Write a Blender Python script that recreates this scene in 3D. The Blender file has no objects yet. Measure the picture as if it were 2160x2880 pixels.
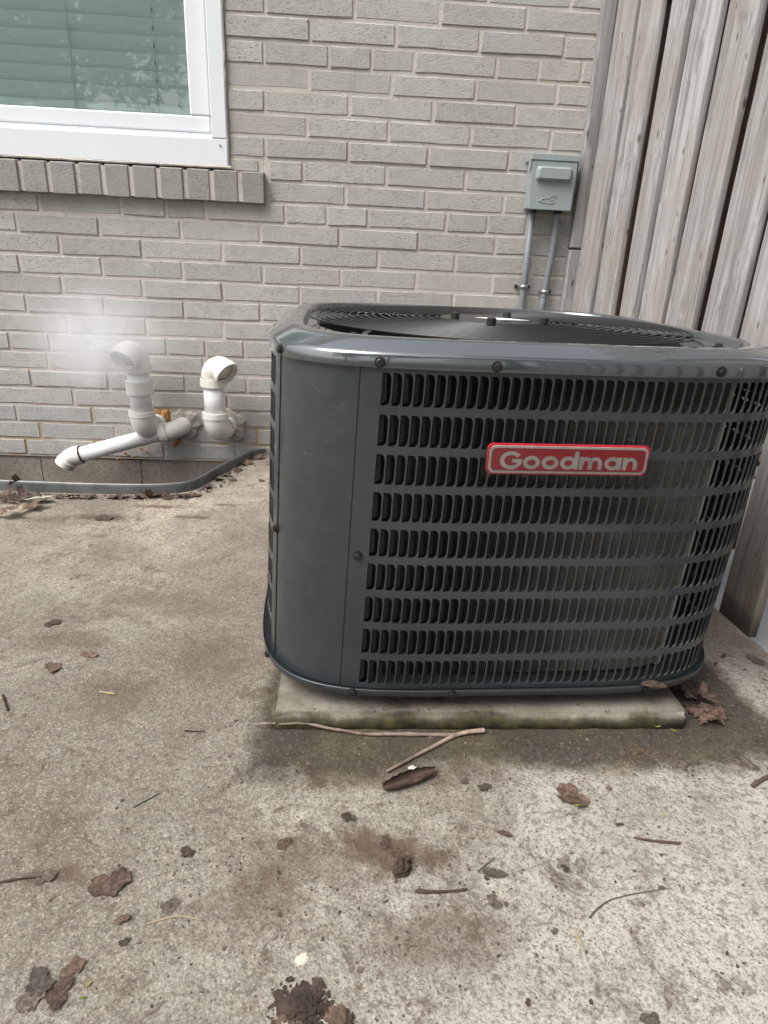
import bpy, bmesh, math, random
import numpy as np
from mathutils import Vector, Matrix
random.seed(7); rng = np.random.default_rng(7)
sc = bpy.context.scene
COL = sc.collection

# ------------------------------------------------------------------ camera
CAM = np.array([0.0, -2.5842, 0.8049]); FPX = 1800.79
YAW, PITCH, ROLL = 0.0583, 0.3732, -0.0461
fwd = np.array([math.sin(YAW)*math.cos(PITCH), math.cos(YAW)*math.cos(PITCH), -math.sin(PITCH)])
rt0 = np.array([math.cos(YAW), -math.sin(YAW), 0.0]); dn0 = np.cross(fwd, rt0)
rt = math.cos(ROLL)*rt0 + math.sin(ROLL)*dn0
dn = -math.sin(ROLL)*rt0 + math.cos(ROLL)*dn0
cam_d = bpy.data.cameras.new('camera'); cam = bpy.data.objects.new('camera', cam_d); COL.objects.link(cam)
cam.matrix_world = Matrix(((rt[0], -dn[0], -fwd[0], CAM[0]), (rt[1], -dn[1], -fwd[1], CAM[1]),
                           (rt[2], -dn[2], -fwd[2], CAM[2]), (0, 0, 0, 1)))
cam_d.sensor_fit = 'VERTICAL'; cam_d.sensor_height = 24.0; cam_d.lens = FPX/2880*24.0
cam_d.clip_start = 0.02; cam_d.clip_end = 500
sc.camera = cam
sc.render.resolution_x = 768; sc.render.resolution_y = 1024

# ------------------------------------------------------------------ sky and sun (bright overcast)
SUN_EL, SUN_AZ = math.radians(56), math.radians(236)     # azimuth clockwise from +Y
world = bpy.data.worlds.new('World'); sc.world = world; world.use_nodes = True
wn = world.node_tree; wn.nodes.clear()
w_out = wn.nodes.new('ShaderNodeOutputWorld'); w_bg = wn.nodes.new('ShaderNodeBackground')
w_sky = wn.nodes.new('ShaderNodeTexSky'); w_sky.sky_type = 'NISHITA'; w_sky.sun_disc = False
w_sky.sun_elevation = SUN_EL; w_sky.sun_rotation = SUN_AZ
w_sky.dust_density = 5.0; w_sky.air_density = 1.0; w_sky.ozone_density = 1.0
w_hsv = wn.nodes.new('ShaderNodeHueSaturation'); w_hsv.inputs['Saturation'].default_value = 0.30
wn.links.new(w_sky.outputs[0], w_hsv.inputs['Color']); wn.links.new(w_hsv.outputs[0], w_bg.inputs['Color'])
w_bg.inputs['Strength'].default_value = 0.15
wn.links.new(w_bg.outputs[0], w_out.inputs['Surface'])
sun_d = bpy.data.lights.new('sun', 'SUN'); sun_d.energy = 0.7; sun_d.angle = math.radians(40); sun_d.color = (1.0, .97, .92)
sun = bpy.data.objects.new('sun', sun_d); COL.objects.link(sun)
sd = Vector((math.sin(SUN_AZ)*math.cos(SUN_EL), math.cos(SUN_AZ)*math.cos(SUN_EL), math.sin(SUN_EL)))
sun.rotation_euler = sd.to_track_quat('Z', 'Y').to_euler(); sun.location = (0, -4, 6)
sc.view_settings.view_transform = 'Standard'; sc.view_settings.look = 'None'
sc.view_settings.exposure = 1.36; sc.view_settings.gamma = 1.0
sc.render.engine = 'CYCLES'; sc.cycles.volume_bounces = 3

# ------------------------------------------------------------------ pixel helpers (photo 2160x2880)
def ray(u, v): return (u-1080)/FPX*rt + (v-1440)/FPX*dn + fwd
def W(u, v, y=0.0):
    d = ray(u, v); return CAM + d*((y-CAM[1])/d[1])
def G(u, v, z):
    d = ray(u, v); return CAM + d*((z-CAM[2])/d[2])

# ------------------------------------------------------------------ object helpers
def tag(o, label=None, cat=None, group=None, kind=None):
    if label: o['label'] = label
    if cat: o['category'] = cat
    if group: o['group'] = group
    if kind: o['kind'] = kind
    return o
def empty(name, loc, label, cat, group=None, rz=0):
    o = bpy.data.objects.new(name, None); COL.objects.link(o); o.location = loc; o.rotation_euler = (0, 0, rz)
    o.empty_display_size = 0.05
    return tag(o, label, cat, group)
def mesh(name, V, F, m=None, smooth=False):
    me = bpy.data.meshes.new(name); me.from_pydata([tuple(map(float, v)) for v in V], [], [tuple(f) for f in F]); me.update()
    if m: me.materials.append(m)
    if smooth: me.polygons.foreach_set('use_smooth', [True]*len(me.polygons))
    return me
def link(name, me, parent=None, loc=(0, 0, 0), rot=(0, 0, 0), scale=(1, 1, 1)):
    o = bpy.data.objects.new(name, me); COL.objects.link(o)
    if parent is not None: o.parent = parent
    o.location = loc; o.rotation_euler = rot; o.scale = scale
    return o
def obj(name, V, F, m, parent=None, smooth=False, world=True):
    """mesh given in world coordinates; stored relative to the (unrotated) parent chain"""
    off = Vector((0, 0, 0)); p = parent
    while p is not None: off += p.location; p = p.parent
    V = np.asarray(V, dtype=float)
    c = V.mean(0)
    o = link(name, mesh(name, V-c, F, m, smooth), parent, Vector(c)-off)
    return o
class MB:
    def __init__(s): s.V = []; s.F = []
    def add(s, V, F):
        k = len(s.V); s.V += [tuple(map(float, v)) for v in V]; s.F += [tuple(i+k for i in f) for f in F]; return s
    def build(s, name, m, parent=None, smooth=False): return obj(name, s.V, s.F, m, parent, smooth)
BOXF = [(0, 3, 2, 1), (4, 5, 6, 7), (0, 1, 5, 4), (1, 2, 6, 5), (2, 3, 7, 6), (3, 0, 4, 7)]
def box(x0, x1, y0, y1, z0, z1):
    return [(x0, y0, z0), (x1, y0, z0), (x1, y1, z0), (x0, y1, z0), (x0, y0, z1), (x1, y0, z1), (x1, y1, z1), (x0, y1, z1)], BOXF
def bevel(V, F, w, seg=2):
    bm = bmesh.new(); vs = [bm.verts.new(v) for v in V]
    for f in F: bm.faces.new([vs[i] for i in f])
    bmesh.ops.recalc_face_normals(bm, faces=bm.faces)
    bmesh.ops.bevel(bm, geom=list(bm.edges), offset=w, segments=seg, affect='EDGES', profile=.5)
    bm.verts.index_update()
    V2 = [tuple(v.co) for v in bm.verts]; F2 = [tuple(v.index for v in f.verts) for f in bm.faces]; bm.free()
    return V2, F2
def bbox(x0, x1, y0, y1, z0, z1, w, seg=2): return bevel(*box(x0, x1, y0, y1, z0, z1), w, seg)
def tube(pts, rad, seg=12, cap0=True, cap1=True):
    """sweep circle along pts; rad scalar or list"""
    P = [np.asarray(p, float) for p in pts]; n = len(P)
    R = [rad]*n if np.isscalar(rad) else list(rad)
    T = []
    for i in range(n):
        a = P[max(i-1, 0)]; b = P[min(i+1, n-1)]
        t = b-a
        if np.linalg.norm(t) < 1e-9:
            t = P[min(i+2, n-1)]-P[max(i-2, 0)]
        T.append(t/np.linalg.norm(t))
    up = np.array([0, 0, 1.0]) if abs(T[0][2]) < .9 else np.array([1.0, 0, 0])
    x = np.cross(T[0], up); x /= np.linalg.norm(x)
    V = []; F = []
    for i in range(n):
        x = x-T[i]*(x@T[i]); x /= np.linalg.norm(x); y = np.cross(T[i], x)
        for k in range(seg):
            a = 2*math.pi*k/seg; V.append(P[i]+R[i]*(math.cos(a)*x+math.sin(a)*y))
    for i in range(n-1):
        for k in range(seg):
            a = i*seg+k; b = i*seg+(k+1) % seg; F.append((a, b, b+seg, a+seg))
    if cap0: F.append(tuple(range(seg))[::-1])
    if cap1: F.append(tuple(range((n-1)*seg, n*seg)))
    return V, F
def torus(c, R, r, N=96, n=8):
    V = []; F = []
    for i in range(N):
        A = 2*math.pi*i/N
        for k in range(n):
            a = 2*math.pi*k/n; q = R+r*math.cos(a); V.append((c[0]+q*math.cos(A), c[1]+q*math.sin(A), c[2]+r*math.sin(a)))
    for i in range(N):
        for k in range(n):
            F.append((i*n+k, ((i+1) % N)*n+k, ((i+1) % N)*n+(k+1) % n, i*n+(k+1) % n))
    return V, F

# ------------------------------------------------------------------ materials
class M:
    def __init__(s, name):
        s.m = bpy.data.materials.new(name); s.m.use_nodes = True; s.t = s.m.node_tree
        s.b = s.t.nodes['Principled BSDF']; s.out = s.t.nodes['Material Output']
    def n(s, typ, **kw):
        nd = s.t.nodes.new('ShaderNode'+typ)
        for k, v in kw.items(): setattr(nd, k, v)
        return nd
    def l(s, a, b): s.t.links.new(a, b)
    def coord(s, scale=(1, 1, 1), space='Object', rnd=False):
        tc = s.n('TexCoord'); mp = s.n('Mapping'); mp.inputs['Scale'].default_value = scale
        s.l(tc.outputs[space], mp.inputs['Vector'])
        if rnd:
            oi = s.n('ObjectInfo'); mu = s.n('Math', operation='MULTIPLY'); mu.inputs[1].default_value = 37.0
            s.l(oi.outputs['Random'], mu.inputs[0]); cb = s.n('CombineXYZ')
            for i in range(3): s.l(mu.outputs[0], cb.inputs[i])
            s.l(cb.outputs[0], mp.inputs['Location'])
        return mp.outputs[0]
    def wcoord(s, scale=(1, 1, 1)):
        g = s.n('NewGeometry'); mp = s.n('Mapping'); mp.inputs['Scale'].default_value = scale
        s.l(g.outputs['Position'], mp.inputs['Vector']); return mp.outputs[0]
    def noise(s, vec, scale, detail=4, rough=.55, dist=0.0):
        nd = s.n('TexNoise'); nd.inputs['Scale'].default_value = scale; nd.inputs['Detail'].default_value = detail
        nd.inputs['Roughness'].default_value = rough; nd.inputs['Distortion'].default_value = dist
        s.l(vec, nd.inputs['Vector']); return nd.outputs['Fac']
    def voro(s, vec, scale, feature='F1', out='Distance', rand=1.0):
        nd = s.n('TexVoronoi', feature=feature); nd.inputs['Scale'].default_value = scale; nd.inputs['Randomness'].default_value = rand
        s.l(vec, nd.inputs['Vector']); return nd.outputs[out]
    def ramp(s, fac, stops, interp='LINEAR'):
        nd = s.n('ValToRGB'); cr = nd.color_ramp; cr.interpolation = interp
        while len(cr.elements) < len(stops): cr.elements.new(.5)
        for e, (p, c) in zip(cr.elements, stops):
            e.position = p; e.color = (c, c, c, 1) if np.isscalar(c) else (*c, 1)
        s.l(fac, nd.inputs['Fac']); return nd.outputs['Color']
    def mix(s, fac, a, b, mode='MIX'):
        nd = s.n('Mix', data_type='RGBA', blend_type=mode)
        for ix, val in ((0, fac), (6, a), (7, b)):
            sock = nd.inputs[ix]
            if hasattr(val, 'is_output'): s.l(val, sock)
            elif np.isscalar(val): sock.default_value = val if ix == 0 else (val, val, val, 1)
            else: sock.default_value = (*val, 1)
        return nd.outputs[2]
    def math(s, op, a, b=None, c=None, clamp=False):
        nd = s.n('Math', operation=op); nd.use_clamp = clamp
        for i, v in enumerate((a, b, c)):
            if v is None: continue
            if hasattr(v, 'is_output'): s.l(v, nd.inputs[i])
            else: nd.inputs[i].default_value = v
        return nd.outputs[0]
    def bump(s, h, strength=.5, dist=.01, prev=None):
        nd = s.n('Bump'); nd.inputs['Strength'].default_value = strength; nd.inputs['Distance'].default_value = dist
        s.l(h, nd.inputs['Height'])
        if prev: s.l(prev, nd.inputs['Normal'])
        s.l(nd.outputs[0], s.b.inputs['Normal']); return nd.outputs[0]
    ALB = .70
    def col(s, c):
        f = .86 if s.m.name in ('white_vinyl', 'white_pvc', 'cream_pvc_fitting', 'white_label', 'pale_scrap', 'badge_silver', 'badge_red') else 1.0 if s.m.name in ('blind_slat', 'blind_cord') else M.ALB
        if hasattr(c, 'is_output'): c = s.mix(1.0, c, (f, f, f), 'MULTIPLY')
        else: c = tuple(x*f for x in c)
        if hasattr(c, 'is_output'): s.l(c, s.b.inputs['Base Color'])
        else: s.b.inputs['Base Color'].default_value = (*c, 1)
    def set(s, rough=None, metal=None, spec=None, coat=None):
        if rough is not None:
            if hasattr(rough, 'is_output'): s.l(rough, s.b.inputs['Roughness'])
            else: s.b.inputs['Roughness'].default_value = rough
        if metal is not None: s.b.inputs['Metallic'].default_value = metal
        if spec is not None: s.b.inputs['Specular IOR Level'].default_value = spec
        if coat is not None: s.b.inputs['Coat Weight'].default_value = coat; s.b.inputs['Coat Roughness'].default_value = .08
        return s

def plain(name, c, rough=.5, metal=0, spec=.5, coat=0, vary=.12, scale=30, bump=0):
    k = M(name); v = k.coord(rnd=True); f = k.noise(v, scale, 4)
    lo = tuple(x*(1-vary) for x in c); hi = tuple(min(1, x*(1+vary)) for x in c)
    k.col(k.ramp(f, [(.3, lo), (.7, hi)])); k.set(rough, metal, spec, coat)
    if bump: k.bump(k.noise(v, scale*6, 3), bump, .002)
    return k.m

def make_brick(name='grey_brick', f=1.0):
    k = M(name); oi = k.n('ObjectInfo'); wv = k.wcoord()
    base = k.ramp(oi.outputs['Random'], [(0, (.42, .405, .375)), (.35, (.485, .47, .435)), (.7, (.54, .525, .48)), (1, (.455, .43, .395))])
    big = k.noise(wv, 2.2, 3); base = k.mix(k.ramp(big, [(.35, 0), (.7, .6)]), base, (.55, .545, .52))
    pk = k.noise(wv, .9, 2); base = k.mix(k.ramp(pk, [(.5, 0), (.75, .45)]), base, (.49, .425, .375))
    rough = k.ramp(k.noise(wv, 3.0, 2), [(.42, .25), (.58, 1)])
    pit = k.noise(k.wcoord((115, 115, 185)), 1.0, 4, .62); grain = k.noise(k.wcoord((1, 1, 1.6)), 190, 3, .6); sm = k.noise(wv, 24, 4, .6)
    base = k.mix(k.math('MULTIPLY', k.ramp(pit, [(.32, .9), (.43, 0)]), rough), base, (.21, .20, .18))
    base = k.mix(k.ramp(grain, [(.34, .35), (.48, 0)]), base, (.33, .32, .295))
    base = k.mix(k.ramp(grain, [(.58, 0), (.72, .4)]), base, (.68, .67, .64))
    base = k.mix(k.ramp(sm, [(.35, .4), (.5, 0)]), base, (.36, .35, .325))
    base = k.mix(k.ramp(k.noise(wv, 11, 3, .5, 1.0), [(.68, 0), (.78, .5)]), base, (.66, .66, .65))
    base = k.mix(1.0, base, (f, f, f*1.01), 'MULTIPLY')
    k.col(base); k.set(.92, spec=.25)
    b1 = k.bump(k.ramp(pit, [(.2, 0), (.55, 1)]), .4, .003); b2 = k.bump(grain, .35, .002, b1); k.bump(sm, .15, .004, b2)
    return k.m
def make_mortar():
    k = M('mortar'); wv = k.wcoord()
    c = k.ramp(k.noise(wv, 18, 4), [(.3, (.55, .50, .445)), (.7, (.66, .61, .555))])
    sx = k.n('SeparateXYZ'); k.l(wv, sx.inputs[0])
    low = k.math('MULTIPLY', k.ramp(sx.outputs[2], [(.10, 1), (.42, 0)]), k.ramp(k.noise(wv, 7, 3), [(.42, 0), (.62, .75)]))
    c = k.mix(low, c, (.42, .29, .15))
    c = k.mix(k.ramp(k.noise(wv, 55, 3), [(.6, 0), (.75, .5)]), c, (.2, .18, .15))
    k.col(c); k.set(.95, spec=.2); k.bump(k.noise(wv, 140, 4), .6, .003)
    return k.m
def make_foundation():
    k = M('foundation_block'); wv = k.wcoord()
    c = k.ramp(k.noise(wv, 6, 5), [(.3, (.24, .205, .165)), (.55, (.33, .29, .24)), (.8, (.40, .36, .31))])
    c = k.mix(k.ramp(k.noise(wv, 90, 3), [(.35, .5), (.5, 0)]), c, (.15, .13, .1))
    k.col(c); k.set(.95, spec=.2); k.bump(k.noise(wv, 110, 4), .5, .004)
    return k.m
def make_concrete():
    k = M('patio_concrete'); v = k.wcoord(); sx = k.n('SeparateXYZ'); k.l(v, sx.inputs[0])
    big = k.noise(v, 1.25, 5, .6, .5); mid = k.noise(v, 4.8, 6, .66, .5); fine = k.noise(v, 38, 5, .7); grit = k.noise(v, 300, 3, .65); sand = k.noise(v, 110, 4, .65)
    c = k.ramp(mid, [(.30, (.185, .155, .125)), (.44, (.29, .258, .215)), (.56, (.42, .388, .333)), (.70, (.55, .515, .45))])
    c = k.mix(k.ramp(big, [(.40, .85), (.56, 0)]), c, (.22, .19, .155)); c = k.mix(k.ramp(k.noise(v, 2.7, 6, .72, 1.0), [(.50, 0), (.60, .6)]), c, (.185, .152, .12))
    # worn pale stretches: next to the house and on the open side
    pale = k.math('MULTIPLY', k.ramp(k.noise(v, 2.4, 5, .6, .4), [(.40, 0), (.60, 1)]), k.ramp(k.math('ADD', sx.outputs[1], 1.25), [(.0, 0), (.55, 1)]))
    c = k.mix(k.math('MULTIPLY', pale, .75), c, (.55, .475, .365))
    px = k.math('ADD', k.math('MULTIPLY', sx.outputs[0], .8), k.math('MULTIPLY', sx.outputs[1], -.7))
    pale2 = k.math('MULTIPLY', k.ramp(k.math('ADD', k.math('SUBTRACT', px, 1.15), k.math('MULTIPLY', k.math('SUBTRACT', mid, .5), .8)), [(.2, 0), (.62, 1)]), .62)
    c = k.mix(pale2, c, (.56, .53, .475))
    # exposed grit
    c = k.mix(k.ramp(grit, [(.36, .72), (.48, 0)]), c, (.12, .10, .08))
    c = k.mix(k.ramp(grit, [(.55, 0), (.68, .5)]), c, (.66, .61, .52))
    c = k.mix(k.ramp(sand, [(.36, .7), (.47, 0)]), c, (.15, .125, .10))
    c = k.mix(k.ramp(fine, [(.30, .65), (.45, 0)]), c, (.155, .125, .098))
    # dark dirt flecks and smears
    fl = k.math('MULTIPLY', k.ramp(k.noise(v, 13, 7, .74, .8), [(.54, 0), (.64, 1)]), k.ramp(k.noise(v, 1.9, 3), [(.38, 0), (.56, 1)]))
    c = k.mix(k.math('MULTIPLY', fl, .8), c, (.105, .075, .053))
    fl2 = k.ramp(k.noise(v, 24, 6, .74, .9), [(.60, 0), (.67, 1)]); c = k.mix(k.math('MULTIPLY', fl2, .7), c, (.10, .072, .052))
    for (ux, uy, ru, rv) in ((290, 1456, .16, .035), (455, 1425, .10, .02), (545, 1455, .07, .02), (1120, 2400, .075, .05), (1040, 2380, .05, .03), (150, 2465, .06, .02), (640, 1420, .06, .015), (120, 1460, .10, .03), (470, 1700, .20, .10), (600, 1850, .13, .12), (330, 1960, .10, .09), (200, 1800, .14, .05), (900, 2420, .16, .07), (1250, 2640, .12, .06), (700, 2560, .10, .05), (1120, 2180, .22, .04)):
        g = G(ux, uy, .048); dxx = k.math('DIVIDE', k.math('SUBTRACT', sx.outputs[0], float(g[0])), ru); dyy = k.math('DIVIDE', k.math('SUBTRACT', sx.outputs[1], float(g[1])), rv)
        dd = k.math('ADD', k.math('SQRT', k.math('ADD', k.math('MULTIPLY', dxx, dxx), k.math('MULTIPLY', dyy, dyy))), k.math('MULTIPLY', k.math('SUBTRACT', k.noise(v, 22, 5, .7), .5), 2.2))
        c = k.mix(k.math('MULTIPLY', k.ramp(dd, [(.35, 1), (.95, 0)]), .8 if (ux, uy) in ((290, 1456), (455, 1425), (545, 1455), (1120, 2400), (1040, 2380), (150, 2465), (640, 1420)) else .5), c, (.115, .08, .058) if ux != 470 else (.15, .11, .083))
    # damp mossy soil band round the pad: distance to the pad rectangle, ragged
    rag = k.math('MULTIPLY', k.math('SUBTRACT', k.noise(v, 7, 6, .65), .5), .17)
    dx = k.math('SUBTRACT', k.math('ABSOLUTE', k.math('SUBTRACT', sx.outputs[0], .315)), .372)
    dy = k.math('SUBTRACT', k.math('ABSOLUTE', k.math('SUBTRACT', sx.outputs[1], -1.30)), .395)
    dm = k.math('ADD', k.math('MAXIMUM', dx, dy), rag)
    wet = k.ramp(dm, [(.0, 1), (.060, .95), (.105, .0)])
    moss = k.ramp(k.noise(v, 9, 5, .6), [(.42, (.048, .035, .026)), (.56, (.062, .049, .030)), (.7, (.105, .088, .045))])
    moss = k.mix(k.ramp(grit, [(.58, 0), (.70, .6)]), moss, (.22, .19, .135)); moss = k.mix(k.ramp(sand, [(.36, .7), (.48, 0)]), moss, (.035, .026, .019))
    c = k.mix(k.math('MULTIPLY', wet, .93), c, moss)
    # patchy darker brown along the fence foot
    fd = k.math('ADD', k.math('SUBTRACT', k.math('ADD', sx.outputs[0], k.math('MULTIPLY', sx.outputs[1], .069)), .812), k.math('MULTIPLY', rag, .7))
    c = k.mix(k.math('MULTIPLY', k.ramp(k.math('ADD', fd, .5), [(.36, 0), (.48, .85)]), k.ramp(k.noise(v, 6, 4), [(.36, .2), (.6, .85)])), c, (.13, .103, .082))
    k.col(c); k.set(.93, spec=.25)
    b1 = k.bump(grit, .6, .004); b2 = k.bump(fine, .55, .008, b1); k.bump(mid, .4, .02, b2)
    return k.m
def make_pad():
    k = M('pad_concrete'); v = k.wcoord(); sx = k.n('SeparateXYZ'); k.l(v, sx.inputs[0])
    c = k.ramp(k.noise(v, 8, 5, .65), [(.28, (.15, .128, .10)), (.5, (.24, .215, .178)), (.75, (.34, .312, .265))])
    c = k.mix(k.ramp(k.noise(v, 260, 3), [(.36, .5), (.5, 0)]), c, (.17, .15, .12))
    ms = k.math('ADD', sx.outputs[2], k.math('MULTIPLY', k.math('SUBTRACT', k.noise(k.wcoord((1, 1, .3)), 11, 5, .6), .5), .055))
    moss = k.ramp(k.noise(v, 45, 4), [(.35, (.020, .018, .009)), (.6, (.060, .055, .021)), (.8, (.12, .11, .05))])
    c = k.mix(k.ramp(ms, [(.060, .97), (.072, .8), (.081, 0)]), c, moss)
    k.col(c); k.set(.95, spec=.2); b = k.bump(k.noise(v, 260, 3), .5, .003); k.bump(k.noise(v, 30, 5), .5, .006, b)
    return k.m
def make_paint(name='unit_paint', c=(.030, .0375, .042), rough=.33, dust=1.0, coat=.35):
    k = M(name); v = k.coord(); wv = k.wcoord()
    base = k.ramp(k.noise(wv, 5, 4), [(.3, tuple(x*.9 for x in c)), (.7, tuple(x*1.12 for x in c))])
    sp = k.voro(wv, 210); sel = k.noise(wv, 60, 2)
    base = k.mix(k.math('MULTIPLY', k.math('MULTIPLY', k.ramp(sp, [(.10, 1), (.19, 0)]), k.ramp(sel, [(.52, 0), (.62, 1)])), .40*dust), base, (.35, .36, .36))
    base = k.mix(k.math('MULTIPLY', k.ramp(k.noise(wv, 24, 6, .7), [(.5, 0), (.75, .5)]), .18*dust), base, (.12, .12, .117))
    k.col(base)
    r = k.ramp(k.noise(wv, 30, 4), [(.3, rough*.8), (.7, rough*1.35)]); k.set(r, spec=.5, coat=coat); k.b.inputs['Coat IOR'].default_value = 1.5+.3*coat; k.b.inputs['Coat Roughness'].default_value = .05
    k.bump(k.noise(wv, 7, 2), .06, .02)
    return k.m
def make_wood(name, cols, dark):
    k = M(name); v = k.coord((1, 1, 1), rnd=True); oi = k.n('ObjectInfo')
    def knots(sc, r0, r1, th):
        vo = k.n('TexVoronoi', feature='F1'); vo.inputs['Scale'].default_value = 1.0; k.l(k.coord(sc, rnd=True), vo.inputs['Vector'])
        sp_ = k.n('SeparateColor'); k.l(vo.outputs['Color'], sp_.inputs[0])
        return vo.outputs['Distance'], k.math('MULTIPLY', k.ramp(vo.outputs['Distance'], [(r0, 1), (r1, 0)]), k.ramp(sp_.outputs[0], [(th, 0), (th+.02, 1)]))
    d1, kn1 = knots((16, 16, 6), .04, .11, .35); d2, kn2 = knots((40, 40, 13), .06, .15, .55)
    warp = k.n('Vector' + 'Math', operation='MULTIPLY_ADD'); k.l(k.ramp(d1, [(0, 1), (.45, 0)]), warp.inputs[0]); warp.inputs[1].default_value = (.8, .8, 0); k.l(k.coord((42, 42, 1.5), rnd=True), warp.inputs[2])
    g = k.noise(warp.outputs[0], 1.0, 6, .66, .5)
    w2 = k.n('Vector' + 'Math', operation='MULTIPLY_ADD'); k.l(k.ramp(d1, [(0, 1), (.45, 0)]), w2.inputs[0]); w2.inputs[1].default_value = (1.6, 1.6, 0); k.l(k.coord((190, 190, 3.0), rnd=True), w2.inputs[2])
    fg = k.noise(w2.outputs[0], 1.0, 3, .6)
    c = k.ramp(g, [(.28, cols[0]), (.44, cols[1]), (.58, cols[2]), (.74, cols[3])])
    c = k.mix(k.ramp(k.noise(v, 4.5, 5, .6), [(.46, 0), (.68, .75)]), c, cols[4])
    c = k.mix(k.ramp(oi.outputs['Random'], [(0, 0), (1, .4)]), c, cols[1])
    c = k.mix(k.ramp(fg, [(.30, .75), (.42, 0)]), c, tuple(x*.42 for x in cols[1])); c = k.mix(k.ramp(fg, [(.60, 0), (.74, .35)]), c, tuple(min(1, x*1.2) for x in cols[3]))
    crack = k.ramp(k.noise(k.coord((120, 120, 1.3), rnd=True), 1.0, 3, .6), [(.25, .9), (.31, 0)])
    c = k.mix(crack, c, dark); c = k.mix(k.math('MULTIPLY', kn1, .9), c, dark); c = k.mix(k.math('MULTIPLY', kn2, .85), c, dark)
    sx = k.n('SeparateXYZ'); k.l(k.wcoord(), sx.inputs[0])
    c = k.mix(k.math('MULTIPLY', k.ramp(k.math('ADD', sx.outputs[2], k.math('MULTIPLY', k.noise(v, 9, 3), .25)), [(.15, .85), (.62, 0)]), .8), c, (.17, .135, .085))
    k.col(c); k.set(.88, spec=.25); b = k.bump(g, .5, .004); b = k.bump(fg, .35, .0015, b); k.bump(crack, -.5, .003, b)
    return k.m
def make_leaf(name, a, b, c3):
    k = M(name); v = k.coord(rnd=True); oi = k.n('ObjectInfo')
    c = k.ramp(k.noise(v, 5, 5, .68, .6), [(.30, tuple(x*.55 for x in a)), (.42, a), (.55, b), (.68, c3)])
    c = k.mix(k.ramp(k.noise(v, 26, 4, .7), [(.36, .7), (.5, 0)]), c, tuple(x*.45 for x in a)); c = k.mix(k.ramp(k.noise(v, 38, 3, .7), [(.60, 0), (.72, .55)]), c, tuple(min(1, x*1.5) for x in c3))
    hs = k.n('HueSaturation'); k.l(c, hs.inputs['Color']); k.l(k.ramp(oi.outputs['Random'], [(0, .6), (1, 1.35)]), hs.inputs['Value'])
    k.col(hs.outputs[0]); k.set(.8, spec=.3); k.bump(k.noise(v, 22, 5, .65), .6, .003)
    return k.m
def make_coil():
    k = M('coil_fins'); wv = k.wcoord()
    c = k.ramp(k.noise(wv, 14, 4), [(.3, (.12, .112, .095)), (.7, (.21, .20, .172))])
    c = k.mix(k.ramp(k.noise(k.wcoord((60, 60, 8)), 1, 3), [(.45, 0), (.7, .6)]), c, (.10, .09, .075))
    k.col(c); k.set(.5, 0, .35)
    return k.m
def make_glass():
    k = M('window_glass')
    tr = k.n('BsdfTransparent'); tr.inputs[0].default_value = (.955, .985, .98, 1)
    gl = k.n('BsdfGlossy'); gl.inputs['Roughness'].default_value = .0; gl.inputs[0].default_value = (1, 1, 1, 1)
    fr = k.n('Fresnel'); fr.inputs['IOR'].default_value = 1.42
    mx = k.n('MixShader'); k.l(fr.outputs[0], mx.inputs[0]); k.l(tr.outputs[0], mx.inputs[1]); k.l(gl.outputs[0], mx.inputs[2])
    k.l(mx.outputs[0], k.out.inputs['Surface'])
    return k.m
def make_film():
    k = M('clear_film')
    tr = k.n('BsdfTransparent'); tr.inputs[0].default_value = (.94, .94, .95, 1)
    gl = k.n('BsdfGlossy'); gl.inputs['Roughness'].default_value = .12
    fr = k.n('Fresnel'); fr.inputs['IOR'].default_value = 1.35
    nb = k.n('Bump'); nb.inputs['Strength'].default_value = .5; nb.inputs['Distance'].default_value = .004
    k.l(k.noise(k.wcoord((1, 1, 1)), 45, 3), nb.inputs['Height']); k.l(nb.outputs[0], gl.inputs['Normal'])
    mx = k.n('MixShader'); k.l(fr.outputs[0], mx.inputs[0]); k.l(tr.outputs[0], mx.inputs[1]); k.l(gl.outputs[0], mx.inputs[2])
    k.l(mx.outputs[0], k.out.inputs['Surface'])
    return k.m

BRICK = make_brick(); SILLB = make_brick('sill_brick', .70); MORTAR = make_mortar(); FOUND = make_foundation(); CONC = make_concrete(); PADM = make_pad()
PAINT = make_paint(); PAINTL = make_paint('lid_paint', (.042, .052, .058), .24, .45, 1.0)
BLACK = plain('black_steel', (.012, .012, .013), .45); WIRE = plain('guard_wire', (.014, .014, .0145), .3, spec=.5)
SCREW = plain('screw_steel', (.05, .05, .052), .3, .7); DARKP = plain('dark_shroud_and_shade', (.008, .009, .011), .6)  # near-black: the fan shroud, and shade put into the colour of hollows
WOOD = make_wood('weathered_wood', [(.16, .145, .132), (.31, .298, .286), (.48, .472, .465), (.62, .618, .615), (.34, .295, .255)], (.055, .042, .032))
WOODB = make_wood('brown_wood', [(.12, .082, .058), (.18, .125, .09), (.235, .165, .12), (.30, .22, .165), (.19, .12, .083)], (.03, .02, .014))
VINYL = plain('white_vinyl', (.71, .735, .765), .35, vary=.03, scale=6)
CAULK = plain('caulk', (.60, .56, .49), .8, vary=.2, scale=40)
PVC = plain('white_pvc', (.76, .76, .75), .35, vary=.05, scale=12); PVCF = plain('cream_pvc_fitting', (.75, .73, .67), .4, vary=.08, scale=12)
GALV = plain('galvanised_steel', (.17, .18, .178), .45, .45, vary=.25, scale=18)
GREYBOX = plain('grey_enamel', (.33, .38, .39), .4, vary=.06, scale=10); CONDUIT = plain('grey_conduit', (.20, .215, .235), .5, vary=.1, scale=14)
ZINC = plain('zinc_strap', (.5, .52, .53), .3, .8); NAVY = plain('dark_screw', (.03, .04, .06), .4, .3)
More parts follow.
